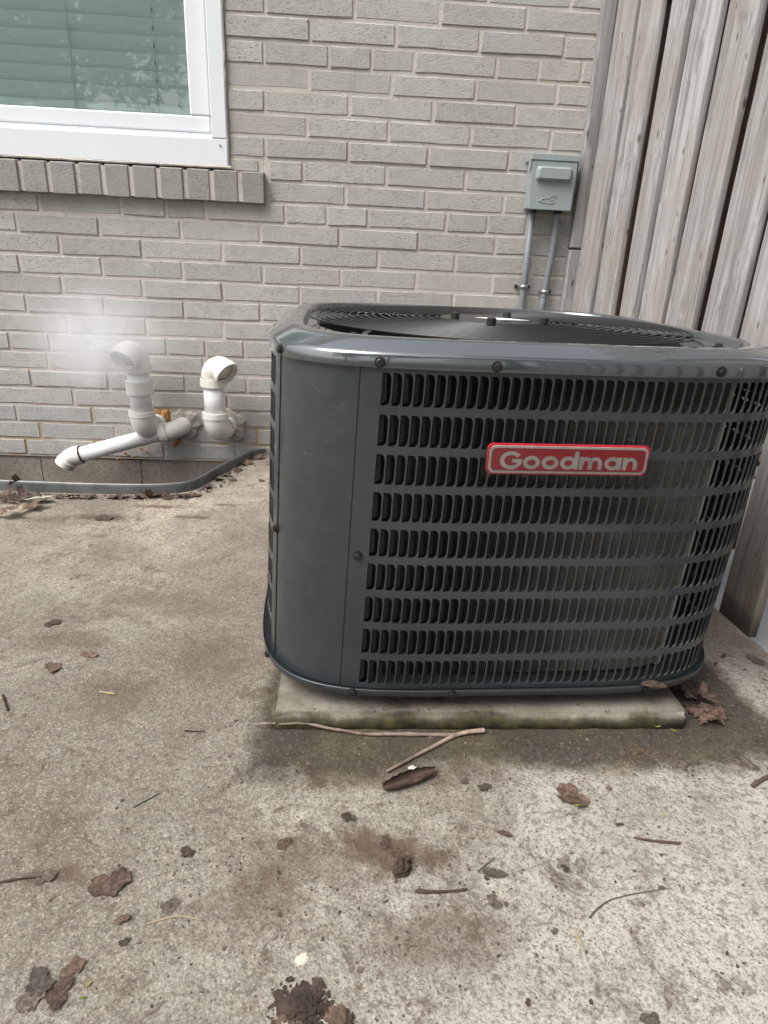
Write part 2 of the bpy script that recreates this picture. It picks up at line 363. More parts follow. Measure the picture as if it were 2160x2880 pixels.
RED = plain('badge_red', (.60, .022, .040), .3, coat=.3, vary=.06); SILVER = plain('badge_silver', (.74, .73, .68), .35, .15, vary=.12, scale=60)
LABEL = plain('white_label', (.78, .78, .77), .5, vary=.03)
SLAT = plain('blind_slat', (.84, .94, .925), .5, vary=.03, scale=9); CORD = plain('blind_cord', (.8, .82, .8), .7)
GLASS = make_glass(); FILM = make_film(); COIL = make_coil(); PLATE = plain('tube_plate', (.55, .53, .46), .5, 0, vary=.15)
LEAFB = make_leaf('brown_leaf', (.075, .050, .037), (.145, .094, .068), (.225, .155, .115))
LEAFG = make_leaf('grey_leaf', (.072, .057, .045), (.13, .103, .08), (.22, .178, .14))
LEAFY = make_leaf('yellow_green_leaf', (.22, .26, .05), (.32, .35, .08), (.40, .40, .13)); SHRUBM = make_leaf('shrub_leaf', (.10, .20, .04), (.16, .30, .06), (.22, .36, .09))
TWIG = make_leaf('twig_bark', (.24, .165, .125), (.38, .29, .23), (.50, .42, .35))
TWIGD = make_leaf('dark_twig_bark', (.05, .03, .022), (.09, .055, .04), (.14, .09, .065))
GRASS = plain('grass_blade', (.075, .095, .05), .6); STRAW = plain('straw', (.36, .29, .17), .7)
PAPER = plain('pale_scrap', (.50, .46, .39), .8, vary=.1, scale=50); SOIL = make_leaf('soil_clump', (.035, .024, .016), (.075, .05, .032), (.13, .095, .06))
FOAM = plain('orange_foam', (.42, .21, .06), .85, vary=.3, scale=50, bump=.5); SEAL = plain('grey_sealant', (.46, .42, .35), .9, vary=.2, scale=60, bump=.6)
CHIP = make_leaf('ground_litter', (.07, .052, .038), (.14, .103, .075), (.25, .19, .135))
FOLI = make_leaf('tree_foliage', (.03, .06, .015), (.055, .10, .025), (.09, .14, .04)); BARK = plain('tree_bark', (.09, .07, .055), .9, vary=.3, scale=14, bump=.8)
LAWN = plain('lawn_soil', (.10, .12, .05), .95, vary=.4, scale=3); PALE = plain('pale_concrete', (.46, .46, .46), .9, vary=.12, scale=9)

# ================================================================== SETTING: ground, patio
ZG = 0.048
edge_px = [(-260, 1338), (-120, 1344), (0, 1349), (180, 1356), (300, 1359.5), (400, 1361), (470, 1359), (510, 1356), (535, 1351.6), (556, 1344), (576, 1333.5), (625, 1305), (670, 1284)]
EDGE = [G(u, v, .085)[:2] for u, v in edge_px] + [np.array([-.368, -.05]), np.array([-.352, -.004])]
# the well is closed on its far side as well
EDGE = [np.array([-2.06, -.004]), np.array([-2.0, -.12]), np.array([-1.92, -.32]), np.array([-1.85, -.47]), np.array([-1.74, -.535])] + EDGE
def fence_x(y): return .812-.069*y
def slab(name, outline, z, m):
    n = len(outline); V = [(x, y, z) for x, y in outline]+[(x, y, z-.09) for x, y in outline]
    F = [tuple(range(n))]+[(i, i+n, (i+1) % n+n, (i+1) % n) for i in range(n)]
    bm = bmesh.new(); vs = [bm.verts.new(v) for v in V]
    for f in F: bm.faces.new([vs[i] for i in f])
    bmesh.ops.triangulate(bm, faces=[f for f in bm.faces if len(f.verts) > 4]); bmesh.ops.recalc_face_normals(bm, faces=bm.faces)
    me = bpy.data.meshes.new(name); bm.to_mesh(me); bm.free(); me.materials.append(m)
    return link(name, me)
out_edge = [tuple(p) for p in EDGE]
outline = [(-4.5, -.001)]+out_edge+[(fence_x(0)-.02, -.001), (fence_x(-1.2)+.005, -1.2), (fence_x(-4.2), -4.2), (-4.5, -4.2)]
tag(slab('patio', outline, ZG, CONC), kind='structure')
xl, xr, yb = -2.15, -.28, -.7
gm = MB()
for (a, b, c, d) in ((-120, 120, -120, yb), (-120, xl, yb, 0), (xr, 120, yb, 0), (-120, 120, .13, 120), (xr, 120, 0, .13), (-120, xl, 0, .13)):
    gm.add([(a, c, -.06), (b, c, -.06), (b, d, -.06), (a, d, -.06)], [(0, 1, 2, 3)])
me = mesh('ground', gm.V, gm.F, LAWN); tag(link('ground', me), kind='structure')
tag(link('well_floor', mesh('well_floor', [(xl, yb, -.28), (xr, yb, -.28), (xr, .0, -.28), (xl, .0, -.28), (xl, yb, -.06), (xr, yb, -.06), (xr, 0, -.06), (xl, 0, -.06)],
     [(0, 1, 2, 3), (0, 4, 5, 1), (1, 5, 6, 2), (3, 7, 4, 0)], SOIL)), kind='structure')
tag(link('neighbour_path', mesh('neighbour_path', [(fence_x(0)+.05, 0, -.01), (fence_x(-4.2)+.05, -4.2, -.01), (3.2, -4.2, -.01), (3.2, 0, -.01)], [(0, 1, 2, 3)], PALE)), kind='structure')

# ================================================================== BRICK WALL
H = .070; L = .2907; JT = .0122; ROUGH = .0028
wall = empty('brick_wall', (0, 0, 0), 'painted grey brick house wall with beige mortar behind the cooling unit', 'wall')
def r2(*p): return [(600+.663*x, .663*y) for x, y in p]
def lf(*p): return [(.4822*x, 550+.4822*y) for x, y in p]
rows = {
 23: r2((50, 0), (420, 0), (790, 5), (1165, 5), (1515, 20)), 22: r2((220, 40), (597, 60), (962, 75), (1325, 105)),
 21: r2((410, 140), (775, 170), (1128, 195), (1487, 215)), 20: r2((215, 235), (490, 255), (670, 270), (850, 280), (1200, 300), (1380, 310), (1560, 320)),
 19: r2((405, 345), (757, 370), (1112, 390), (1455, 405)), 18: r2((218, 440), (575, 465), (932, 485), (1280, 505)),
 17: r2((397, 555), (743, 575), (1090, 595), (1427, 610)), 16: r2((220, 640), (572, 655), (910, 675), (1250, 695)),
 15: r2((380, 740), (733, 755), (1068, 775), (1400, 790)), 14: r2((560, 840), (900, 855), (1230, 870)),
 13: lf((230, 70), (712, 90), (970, 110), (1200, 120))+r2((305, 910), (480, 920), (655, 930), (988, 945), (1160, 960), (1325, 970)),
 12: lf((-330, 150), (100, 170), (580, 190), (1055, 215))+r2((200, 1005), (535, 1020), (868, 1035), (1195, 1050)),
 11: lf((-110, 290), (350, 300), (830, 330))+r2((40, 1085), (370, 1100), (698, 1115), (1025, 1125), (1350, 1140)),
 10: lf((118, 410), (598, 430), (1068, 455))+r2((210, 1175), (540, 1190), (860, 1205), (1180, 1220)),
 9: lf((-110, 520), (365, 530), (835, 550))+r2((40, 1245), (368, 1260), (695, 1275), (1015, 1290)),
 8: lf((155, 630), (610, 650), (1075, 680), (1520, 710)), 7: lf((-60, 740), (395, 760), (855, 775), (1305, 795)),
 6: lf((60, 860), (295, 875), (745, 895), (975, 910), (1200, 920), (1425, 930)), 5: lf((-180, 950), (280, 970), (740, 1000), (1190, 1010)),
 4: lf((185, 1080), (635, 1085), (1080, 1090), (1440, 1110)), 3: lf((-30, 1170), (432, 1190), (880, 1195), (1330, 1200)),
 2: lf((100, 1275), (543, 1290), (975, 1300), (1395, 1310)), 1: lf((-200, 1370), (240, 1375), (675, 1390), (1095, 1400), (1500, 1410)),
 0: lf((158, 1470), (560, 1485), (960, 1490), (1380, 1500)),
}
XL, XR, KT = -1.62, .95, 26
ZTOP = KT*H
SILL_Z0, SILL_Z1, SILL_XR, WIN_XR = .977, 1.077, -.329, -.457
def brick_mesh(seed):
    """unit-less brick: real face drawn at 1x1 (x,z) scaled per object; chamfered, wavy front edge"""
    r = np.random.default_rng(seed); V = []; F = []
    cx, cz, d = .006, .026, 1.0
    def j(s): return r.normal(0, s)
    outer = [(0, 0), (.33, 0), (.67, 0), (1, 0), (1, 1), (.67, 1), (.33, 1), (0, 1)]
    for i, (x, z) in enumerate(outer): V.append((x+(j(.004) if x in (0, 1) else 0), .0022, z+j(.022)))
    for i, (x, z) in enumerate(outer):
        xx = min(max(x, cx+j(.003)), 1-cx+j(.003)); zz = min(max(z, cz+j(.02)), 1-cz+j(.02)); V.append((xx, -.0003+j(.00015), zz))
    for i, (x, z) in enumerate(outer): V.append((x, .045, z))
    for i in range(8):
        k = (i+1) % 8
        F += [(i, k, 8+k, 8+i), (16+i, 16+k, k, i)]
    F += [(8, 9, 14, 15), (9, 10, 13, 14), (10, 11, 12, 13)]
    return mesh('brick', V, F, BRICK)
BM = [brick_mesh(50+i) for i in range(8)]
NB = 0
stuff_b = MB()
def add_brick(x0, x1, z0, z1, y=0.0, name='brick', tilt=0):
    global NB
    ww = x1-x0-JT; hh = z1-z0-JT
    if ww < .012: return
    loc = (x0+JT/2, y-ROUGH+rng.normal(0, .0012), z0+rng.normal(0, .0007))
    link(name, BM[NB % 8], wall, loc, (tilt, rng.normal(0, .0025), rng.normal(0, .002)), (ww, 1, hh)); NB += 1
def stuff_brick(x0, x1, z0, z1):
    b = BM[len(stuff_b.V) % 8]
    ww = x1-x0-JT; hh = z1-z0-JT
    if ww < .012: return
    stuff_b.add([(x0+JT/2+v.co.x*ww, v.co.y-ROUGH, z0+v.co.z*hh) for v in b.vertices], [tuple(p.vertices) for p in b.polygons])
for k in range(0, 40):
    z0 = k*H+JT*.9; z1 = z0+H
    if k in rows: js = sorted(float(W(u, v)[0]) for u, v in rows[k])
    else:
        base = js0[0]+L/2 if k % 2 else js0[0]
        js = [base+i*L for i in range(8)]
    js0 = js[:]
    while js[0] > -3.3: js.insert(0, js[0]-L*random.choice([1, 1, 1, 1, .5]))
    while js[-1] < 1.9: js.append(js[-1]+L)
    lo = {14: SILL_XR+.012, 15: SILL_XR+.012}.get(k, WIN_XR if 16 <= k < 32 else -9)
    for a, b in zip(js[:-1], js[1:]):
        if k < 32 and lo > -5 and b < -1.86:          # left of the window
            stuff_brick(a, b, z0, z1); continue
        if b <= lo+.02: continue
        a = max(a, lo) if lo > -5 else a
        if b > XL and a < XR and k < KT and b < XR+.2 and not (k <= 13 and b < XL+.05): add_brick(a, b, z0, z1)
        else: stuff_brick(a, b, z0, z1)
add_brick(WIN_XR, SILL_XR-.02, SILL_Z1+.006, 16*H+JT*.9-.002)          # cut brick over the sill end
stuff = stuff_b.build('brickwork_beyond', BRICK, wall); stuff['kind'] = 'stuff'
# rowlock sill bricks
sj = sorted([float(W(u, v, -.03)[0]) for u, v in ((58, 490), (138, 495), (218, 500), (291, 505), (369, 510), (446, 515), (521, 520), (596, 525), (675, 530))]+[SILL_XR+.006])
while sj[0] > -1.9: sj.insert(0, sj[0]-.0845)
for a, b in zip(sj[:-1], sj[1:]):
    V, F = bbox(a+.0075, b-.0075, -.034+rng.normal(0, .0015), .06, SILL_Z0+rng.normal(0, .002), SILL_Z1, .003, 1)
    V = [(x, y, z+(y+.034)*.12) for x, y, z in V]
    obj('sill_brick', V, F, SILLB, wall)
obj('sill_mortar', *box(-1.86, SILL_XR-.004, -.0285, .05, SILL_Z0+.004, SILL_Z1-.004), MORTAR, wall)
# mortar backing with the window opening left free
mm = MB()
for a in ((-3.3, 1.9, 0, 14*H+.004), (WIN_XR-.004, SILL_XR-.0065, SILL_Z1-.002, 16*H+.0035), (SILL_XR-.006, 1.9, 14*H+.004, 16*H+.004), (WIN_XR-.004, 1.9, 16*H+.004, 40*H), (-3.3, -1.86, 14*H+.004, 40*H), (-1.86, WIN_XR-.004, 32*H, 40*H)):
    mm.add(*box(a[0], a[1], .0005, .09, a[2], a[3]))
mm.build('mortar', MORTAR, wall)
# block foundation, slightly set back
for i, x in enumerate(np.arange(-3.3, 1.9, .405)):
    obj('foundation_block', *bbox(x+.0008, x+.4042, .007, .12, -.30, .0075, .002, 1), FOUND, wall)

# ================================================================== WINDOW
WX0, WX1, WZ0, WZ1 = -1.855, WIN_XR, 1.0895, 2.19
win = empty('window', (WX1, 0, WZ0), 'white vinyl window with closed pale blinds above the brick sill', 'window')
obj('casing', *bbox(WX1-.053, WX1, -.016, .05, WZ0+.0875, WZ1, .003), VINYL, win)
obj('casing', *bbox(WX0, WX1, -.0145, .05, WZ0, WZ0+.087, .003), VINYL, win)
obj('casing', *bbox(WX0, WX0+.053, -.016, .05, WZ0+.0875, WZ1, .003), VINYL, win)
obj('casing', *bbox(WX0, WX1, -.0145, .05, WZ1+.0005, WZ1+.05, .003), VINYL, win)
IX0, IX1, IZ0, IZ1 = WX0+.0535, WX1-.0535, WZ0+.0875, WZ1
obj('track', *bbox(IX0, IX1, .012, .05, IZ0, IZ0+.012, .002), VINYL, win)
obj('track', *bbox(IX0, IX1, .017, .05, IZ0+.0125, IZ0+.018, .0015), VINYL, win)
for (a, b, c, d) in ((IX1-.076, IX1-.0065, IZ0+.0705, IZ1), (IX0+.0055, IX0+.076, IZ0+.0705, IZ1), (IX0+.0055, IX1-.0065, IZ0+.0185, IZ0+.070)):
    s = obj('sash_rail', *bbox(a, b, .014, .062, c, d, .006, 3), VINYL, win)
obj('sash_rail', *bbox(IX1-.006, IX1, .026, .06, IZ0+.018, IZ1, .001, 1), VINYL, win)
GX0, GX1, GZ0, GZ1 = IX0+.074, IX1-.074, IZ0+.068, IZ1
obj('glass_pane', *box(GX0, GX1, .040, .044, GZ0, GZ1), GLASS, win)
obj('room_shade_sheet', *box(WX0, WX1, .30, .31, WZ0, WZ1+.05), DARKP, win)  # near-black sheet, the shade of the unlit room put into its colour
blind = empty('window_blind', ((GX0+GX1)/2, .070, WZ0), 'closed horizontal blind of pale slats hanging behind the window glass', 'blind')
zs = float(W(0, 275, .085)[2]); p0 = .0505
SV, SF = [], []
NSG = 6
for i in range(NSG+1):
    t = i/NSG-.5; yy = -.0035*math.cos(t*math.pi); SV += [(-.5, yy, t), (.5, yy, t), (-.5, yy+.003, t), (.5, yy+.003, t)]
for i in range(NSG): a = 4*i; SF += [(a, a+1, a+5, a+4), (a+2, a+6, a+7, a+3)]
SF += [(4*NSG, 4*NSG+1, 4*NSG+3, 4*NSG+2), (0, 2, 3, 1)]
slat_me = mesh('slat', SV, SF, SLAT); md_w = GX1-GX0+.06
i = -2
while zs+i*p0 < WZ1+.02:
    zc = zs+i*p0+p0/2
    if zc > WZ0+.05:
        o = link('slat', slat_me, blind, (0, 0, zc-WZ0), (math.radians(15+random.uniform(-1, 1)), 0, random.uniform(-.0012, .0012)), (md_w, 1, .0556))
    i += 1
cxp = float(W(207, 200, .07)[0])
obj('ladder_cord', *tube([(cxp, .056, WZ0+.1), (cxp, .056, WZ1)], .0022, 6), CORD, blind)
cx2 = float(W(437, 150, .07)[0])
for i in range(-1, 22):
    zc = zs+i*p0+p0*.45
    if WZ0+.12 < zc < WZ1: obj('cord_slot', *box(cx2-.0014, cx2+.0014, .0575, .0595, zc-.007, zc+.007), BLACK, blind)
obj('ladder_cord', *tube([(cx2+.002, .058, WZ0+.1), (cx2+.002, .058, WZ1)], .0012, 6), CORD, blind)
sp = obj('nail_head', *tube([(float(W(619, 409, -.016)[0]), -.0185, float(W(619, 409, -.016)[2])), (float(W(619, 409, -.016)[0]), -.015, float(W(619, 409, -.016)[2]))], .0028, 8), GALV, win)
# caulk bead round the casing
cv = MB()
pts = [(WX0-.002+i*.03, -.012+rng.normal(0, .001), WZ0-.001+rng.normal(0, .0008)) for i in range(int((WX1-WX0)/.03)+2)]
cv.add(*tube(pts, [.0038+abs(rng.normal(0, .001)) for _ in pts], 6))
pts = [(WX1+.001, -.010+rng.normal(0, .001), WZ0+i*.03) for i in range(36)]
cv.add(*tube(pts, [.0028+abs(rng.normal(0, .0008)) for _ in pts], 6))
cv.build('caulk_bead', CAULK, win)

# ================================================================== FENCE
fence = empty('wooden_fence', (fence_x(0), 0, ZG), 'weathered grey board fence running out from the brick wall', 'fence')
fd_ = np.array([.069, -1.0, 0]); FLEN = np.linalg.norm(fd_); fd_ /= FLEN; fn_ = np.array([-1.0, -.069, 0])/np.linalg.norm([1, .069]); FROT = math.atan2(fd_[1], fd_[0])
def board_mesh(seed, w=1.0):
    r = np.random.default_rng(seed); bw, th, hh = .110, .021, 1.86
    prof = []
    for (x, y, sx, sy) in ((-bw/2, -th/2, 1, 1), (bw/2, -th/2, -1, 1), (bw/2, th/2, -1, -1), (-bw/2, th/2, 1, -1)):
        rr = .0042; a0 = {(1, 1): math.pi, (-1, 1): 1.5*math.pi, (-1, -1): 0, (1, -1): .5*math.pi}[(sx, sy)]
        for i in range(4):
            a = a0+i*math.pi/6; prof.append((x+sx*rr+rr*math.cos(a), y+sy*rr+rr*math.sin(a)))
    n = len(prof); V = []; F = []; NZ = 26
    ph = r.uniform(0, 6, 4)
    for k in range(NZ+1):
        z = hh*k/NZ; dx = .0025*math.sin(z*2.1+ph[0])+.001*math.sin(z*9+ph[1]); dy = .002*math.sin(z*1.7+ph[2])
        tw = .035*math.sin(z*1.3+ph[3])
        for (x, y) in prof:
            e = r.normal(0, .0004)
            V.append((x*math.cos(tw)-y*math.sin(tw)+dx+e, x*math.sin(tw)+y*math.cos(tw)+dy, z))
    for k in range(NZ):
        for i in range(n): a = k*n+i; b = k*n+(i+1) % n; F.append((a, b, b+n, a+n))
    F += [tuple(range(n))[::-1], tuple(range(NZ*n, NZ*n+n))]
    return V, F
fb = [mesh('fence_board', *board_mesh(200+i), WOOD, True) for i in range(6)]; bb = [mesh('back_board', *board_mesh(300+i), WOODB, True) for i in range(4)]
spans = [(-.078, .146), (-.272, .140), (-.475, .099), (-.602, .126), (-.767, .126), (-.933, .120), (-1.092, .126), (-1.258, .118), (-1.437, .118)]
while spans[-1][0] > -3.6: spans.append((spans[-1][0]-random.uniform(.155, .17), random.uniform(.112, .122)))
for i, (y0, w) in enumerate(spans):
    yc = y0-w/2*.99; p = np.array([fence_x(yc), yc, 0])
    lz = .0 if i == 7 else rng.uniform(0, .012)
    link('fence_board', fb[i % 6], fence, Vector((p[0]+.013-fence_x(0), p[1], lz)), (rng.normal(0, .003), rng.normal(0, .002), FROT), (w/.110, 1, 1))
    if i+1 < len(spans):
        g0, g1 = y0-w, spans[i+1][0]; yc = (g0+g1)/2
        if i == 1: continue                        # one gap shows the leaves beyond
        p = np.array([fence_x(yc)+.013, yc, 0])-fn_*.085
        link('back_board', bb[i % 4], fence, Vector((p[0]-fence_x(0), p[1], .085+rng.uniform(-.02, .02))), (0, 0, FROT), (1.0, .8, .97))
for z in (.42, 1.55):
    a = np.array([fence_x(-.05)+.013, -.05, z])-fn_*.033; b = np.array([fence_x(-3.6)+.013, -3.6, z])-fn_*.033
    V, F = tube([a, b], .02, 4); V = [(x, y, zz if True else zz) for x, y, zz in V]
    obj('fence_rail', V, F, WOODB, fence)
for i, (z0, z1) in enumerate(((ZG, .873), (.881, 1.93))):
    obj('fence_post', *bbox(.797, .842, -.041, -.0015, z0, z1, .003), WOOD, fence)

# ================================================================== WINDOW-WELL EDGING
ed = MB(); n = len(EDGE); PV = []
def smooth_path(P, it=3):
    P = [np.asarray(p, float) for p in P]
    for _ in range(it):
        Q = [P[0]]
        for a, b in zip(P[:-1], P[1:]): Q += [.75*a+.25*b, .25*a+.75*b]
        P = Q+[P[-1]]
    return P
EP = smooth_path(EDGE, 2)
EPn = []
for i, q in enumerate(EP):
    t = EP[min(i+1, len(EP)-1)]-EP[max(i-1, 0)]; t = t/np.linalg.norm(t); EPn.append(np.array([-t[1], t[0]]))
prof = [(-.0005, -.20), (-.0005, .074), (.0005, .080), (.003, .084), (.0065, .084), (.0085, .081), (.0085, .077), (.0062, .077), (.0062, .080), (.004, .081), (.0025, .0785), (.0022, .074), (.0022, -.20)]
V = []; F = []
for q, nn in zip(EP, EPn):
    for (d, z) in prof:
        drop = 0.0
        V.append((q[0]+nn[0]*(d-.002)*1.0, q[1]+nn[1]*(d-.002), z+drop))
k = len(prof)
for i in range(len(EP)-1):
    for j in range(k-1): F.append((i*k+j, (i+1)*k+j, (i+1)*k+j+1, i*k+j+1))
# lower the end that meets the wall
V = [(x, y, z-(.024*max(0, 1-abs(y)/.10) if z > 0 and x > -.6 else 0)) for x, y, z in V]
e_ = obj('window_well_edging', V, F, GALV, None, True)
tag(e_, 'grey galvanised steel edging curving round the sunken well under the window', 'edging')

# ================================================================== PVC PIPES
def arc(c0, d0, d1, R, n=8):
    """points turning from direction d0 to d1 starting at c0"""
    d0 = np.asarray(d0, float)/np.linalg.norm(d0); d1 = np.asarray(d1, float)/np.linalg.norm(d1)
    ang = math.acos(max(-1, min(1, d0@d1))); ax = d1-d0*(d0@d1); ax /= np.linalg.norm(ax); out = []
    for i in range(n+1):
        t = ang*i/n; out.append(np.asarray(c0)+R*(math.sin(t)*d0+(1-math.cos(t))*ax))
    return out
def lathe(p, t, prof, seg=28):
    """prof: (distance along t, radius)"""
    p = np.asarray(p, float); t = np.asarray(t, float)/np.linalg.norm(t)
    u = np.array([0, 0, 1.0]) if abs(t[2]) < .9 else np.array([1.0, 0, 0])
    x = np.cross(t, u); x /= np.linalg.norm(x); y = np.cross(t, x); V = []; F = []
    for (d, r) in prof:
        for k in range(seg): a = 2*math.pi*k/seg; V.append(p+t*d+r*(math.cos(a)*x+math.sin(a)*y))
    for i in range(len(prof)-1):
        for k in range(seg): a = i*seg+k; b = i*seg+(k+1) % seg; F.append((a, b, b+seg, a+seg))
    return V, F
def ring_pipe(a, b, r0, r1, m, name, parent, seg=28):
    """open socket with wall thickness from a to b"""
    a = np.asarray(a, float); b = np.asarray(b, float); ln = np.linalg.norm(b-a)
    V, F = lathe(a, b-a, [(0, r1*.9), (0, r0-.001), (.001, r0), (ln-.001, r0), (ln, r0-.001), (ln, r1+.0008), (ln-.001, r1), (ln-.022, r1), (ln-.023, r1*.87), (ln-.06, r1*.87), (ln-.061, .0005)], seg)
    return obj(name, V, F, m, parent, False)
def collar(parent, c, r, m, seed, name):
    r_ = np.random.default_rng(seed); V = []; F = []; n = 18
    for i in range(n):
        a = 2*math.pi*i/n; k = 1+r_.uniform(.0, .45)
        for (rr, y) in ((r*.55, -.018-r_.uniform(0, .006)), (r*1.04*k, -.012+r_.uniform(-.006, .002)), (r*1.15*k, .002)):
            V.append((c[0]+rr*math.cos(a), y-ROUGH*.6, c[2]+rr*math.sin(a)))
    for i in range(n):
        for j in range(2): a = i*3+j; b = ((i+1) % n)*3+j; F.append((a, b, b+1, a+1))
    return obj(name, V, F, m, parent)
def riser(label, X, zb, z_sock0, z_sock1, head, dirn, wallx, coupling=None):
    r, rf, y = .0395, .0455, -.12
    root = empty('vent_pipe', (X, 0, zb), label, 'pipe')
    q = np.array([X, y, 0.0])
    d_in = np.array([X-wallx, y, 0.0]); d_in /= np.linalg.norm(d_in)
    ce = np.array([X, y, zb]) ; R = .052
    st = ce-d_in*R; el = arc(st, d_in, (0, 0, 1), R, 10)
    obj('wall_stub', *tube([np.array([wallx, .03, zb])-d_in*.02, st-d_in*.002], r, 26), PVC, root, True)
    obj('elbow', *tube([st-d_in*.020, st-d_in*.0001]+el+[el[-1]+np.array([0, 0, .006])], rf, 28), PVCF, root, True)
    obj('socket', *tube([(X, y, zb+R+.004), (X, y, zb+R+.005), (X, y, z_sock0+.001), (X, y, z_sock0+.0012)], [rf, rf+.0045, rf+.0045, r], 28), PVCF, root)
    obj('pipe', *tube([(X, y, zb+R), (X, y, z_sock1+.01)], r, 28), PVC, root, True)
    if coupling: obj('coupling', *tube([(X, y, coupling[0]), (X, y, coupling[0]+.0005), (X, y, coupling[1]), (X, y, coupling[1]+.0005)], [r, rf+.004, rf+.004, r], 28), PVCF, root)
    obj('socket', *tube([(X, y, z_sock1-.001), (X, y, z_sock1), (X, y, z_sock1+.028), (X, y, z_sock1+.029)], [r, rf+.0045, rf+.0045, rf], 28), PVCF, root)
    top = np.array([X, y, z_sock1+.029]); dd = np.asarray(dirn, float); dd /= np.linalg.norm(dd)
    hz = np.array([dd[0], dd[1], 0]); hz /= np.linalg.norm(hz)
    a1 = arc(top, (0, 0, 1), hz, .041, 12); a2 = arc(a1[-1], hz, dd, .036, 8)
    obj('elbow', *tube(list(a1)+a2[1:], rf, 28), PVCF, root, True)
    ring_pipe(a2[-1]-dd*.002, a2[-1]+dd*.022, rf+.0045, r+.003, PVCF, 'outlet', root)
    return root, a2[-1]+dd*.026
pr, _ = riser('cream white vent pipe with open hooked elbow, close to the cooling unit', -.5255, .156, .233, .335, None, (.80, -.58, -.62), -.495)
collar(pr, (-.49, 0, .154), .047, SEAL, 3, 'sealant')
pl, OUTL = riser('white vent pipe with a coupling collar and steam drifting from its hooked top', -.804, .156, .230, .380, None, (-.32, -.85, -.72), -.775, (.297, .345))
collar(pl, (-.772, 0, .152), .042, FOAM, 5, 'foam_seal')
dp = empty('drain_pipe', (-.675, 0, .15), 'white pipe slanting down along the wall with elbow at each end', 'pipe')
A0 = np.array([-.6735, .02, .153]); d0 = np.array([-.12, -1, -.02]); d0 /= np.linalg.norm(d0)
Pm = np.array([-.775, -.10, .1215]); Pe = np.array([-1.060, -.118, .047]); d1 = (Pe-Pm)/np.linalg.norm(Pe-Pm)
s0 = A0+d0*.052
el = arc(s0, d0, d1, .052, 10)
obj('elbow', *tube([A0]+[s0-d0*.001]+el, .0345, 26), PVCF, dp, True)
e1 = el[-1]
obj('socket', *tube([e1-d1*.002, e1-d1*.001, e1+d1*.028, e1+d1*.029], [.034, .0385, .0385, .030], 26), PVCF, dp)
obj('pipe', *tube([e1, Pe+d1*.01], .0295, 28), PVC, dp, True)
obj('gasket', *tube([Pe-d1*.0085, Pe-d1*.0082, Pe-d1*.006, Pe-d1*.0055], [.029, .0335, .0335, .029], 26), BLACK, dp)
obj('socket', *tube([Pe-d1*.006, Pe-d1*.0055, Pe+d1*.025, Pe+d1*.026], [.030, .0375, .0375, .034], 26), PVCF, dp)
d2 = np.array([-.62, -.12, -.9]); d2 /= np.linalg.norm(d2)
el2 = arc(Pe+d1*.024, d1, d2, .045, 7)
obj('elbow', *tube(el2, .034, 26), PVCF, dp, True)
ring_pipe(el2[-1]-d2*.001, el2[-1]+d2*.024, .0385, .031, PVCF, 'outlet', dp)
collar(dp, (-.675, 0, .154), .044, SEAL, 9, 'sealant')
for i, (u, v) in enumerate(((352, 1275), (375, 1285), (395, 1262), (412, 1271), (490, 1250), (500, 1240), (330, 1292), (455, 1190))):
    q = W(u, v, -.012); r_ = np.random.default_rng(i); bm = bmesh.new(); bmesh.ops.create_icosphere(bm, subdivisions=2, radius=.010 if i in (4, 5, 7) else .006)
    for vv in bm.verts: vv.co *= 1+r_.uniform(-.4, .4); vv.co.y *= .5
    me = bpy.data.meshes.new('foam_lump'); bm.to_mesh(me); bm.free(); me.materials.append(FOAM)
    o = link('foam_lump', me, dp, Vector(q)-dp.location)

# ================================================================== DISCONNECT BOX AND CONDUITS
db = empty('disconnect_box', (.688, 0, 1.0), 'grey metal electrical disconnect box on the brick wall beside the fence', 'electrical box')
BX0, BX1, BZ0, BZ1 = .6065, .7695, 1.0015, 1.1735; BY = -.083
def taper(V, f=.004): return [(x+(f*(1 if x < .688 else -1)*(BZ1-z)/.16), y, z) for x, y, z in V]
obj('body', *(lambda r: (taper(r[0]), r[1]))(bbox(BX0+.003, BX1-.003, BY+.004, -ROUGH-.001, BZ0+.002, BZ1-.006, .002)), GREYBOX, db)
obj('cover', *(lambda r: (taper(r[0]), r[1]))(bbox(BX0, BX1, BY-.002, BY+.0035, BZ0-.002, BZ1-.019, .0022)), GREYBOX, db)
obj('lid_cap', *bbox(BX0-.0045, BX1+.0045, BY-.005, -ROUGH-.002, BZ1-.0185, BZ1+.003, .0025), GREYBOX, db)
for sx_, nx in ((BX0-.0045, 1), (BX1+.0045, -1)):
    obj('lid_ear', *bbox(sx_-.0008, sx_+.0012, BY-.004, BY+.028, BZ1-.045, BZ1-.019, .0005, 1), GREYBOX, db)
# raised handle cover
hx0, hx1, hz0, hz1 = BX0+.018, BX1-.017, BZ1-.083, BZ1-.036
V = []; F = []
for k, (ins, yy) in enumerate(((0, 0), (.0025, -.010), (.006, -.0165), (.010, -.0185))):
    rr = .011-ins*.4; n8 = 6
    for (cx_, cz_, a0) in ((hx1-ins-rr, hz1-ins*.8-rr, 0), (hx0+ins+rr, hz1-ins*.8-rr, .5*math.pi), (hx0+ins+rr, hz0+ins*.8+rr, math.pi), (hx1-ins-rr, hz0+ins*.8+rr, 1.5*math.pi)):
        for i in range(n8+1): a = a0+.5*math.pi*i/n8; V.append((cx_+rr*math.cos(a), BY-.0018+yy, cz_+rr*math.sin(a)))
N_ = len(V)//4
for k in range(3):
    for i in range(N_): F.append((k*N_+i, (k+1)*N_+i, (k+1)*N_+(i+1) % N_, k*N_+(i+1) % N_))
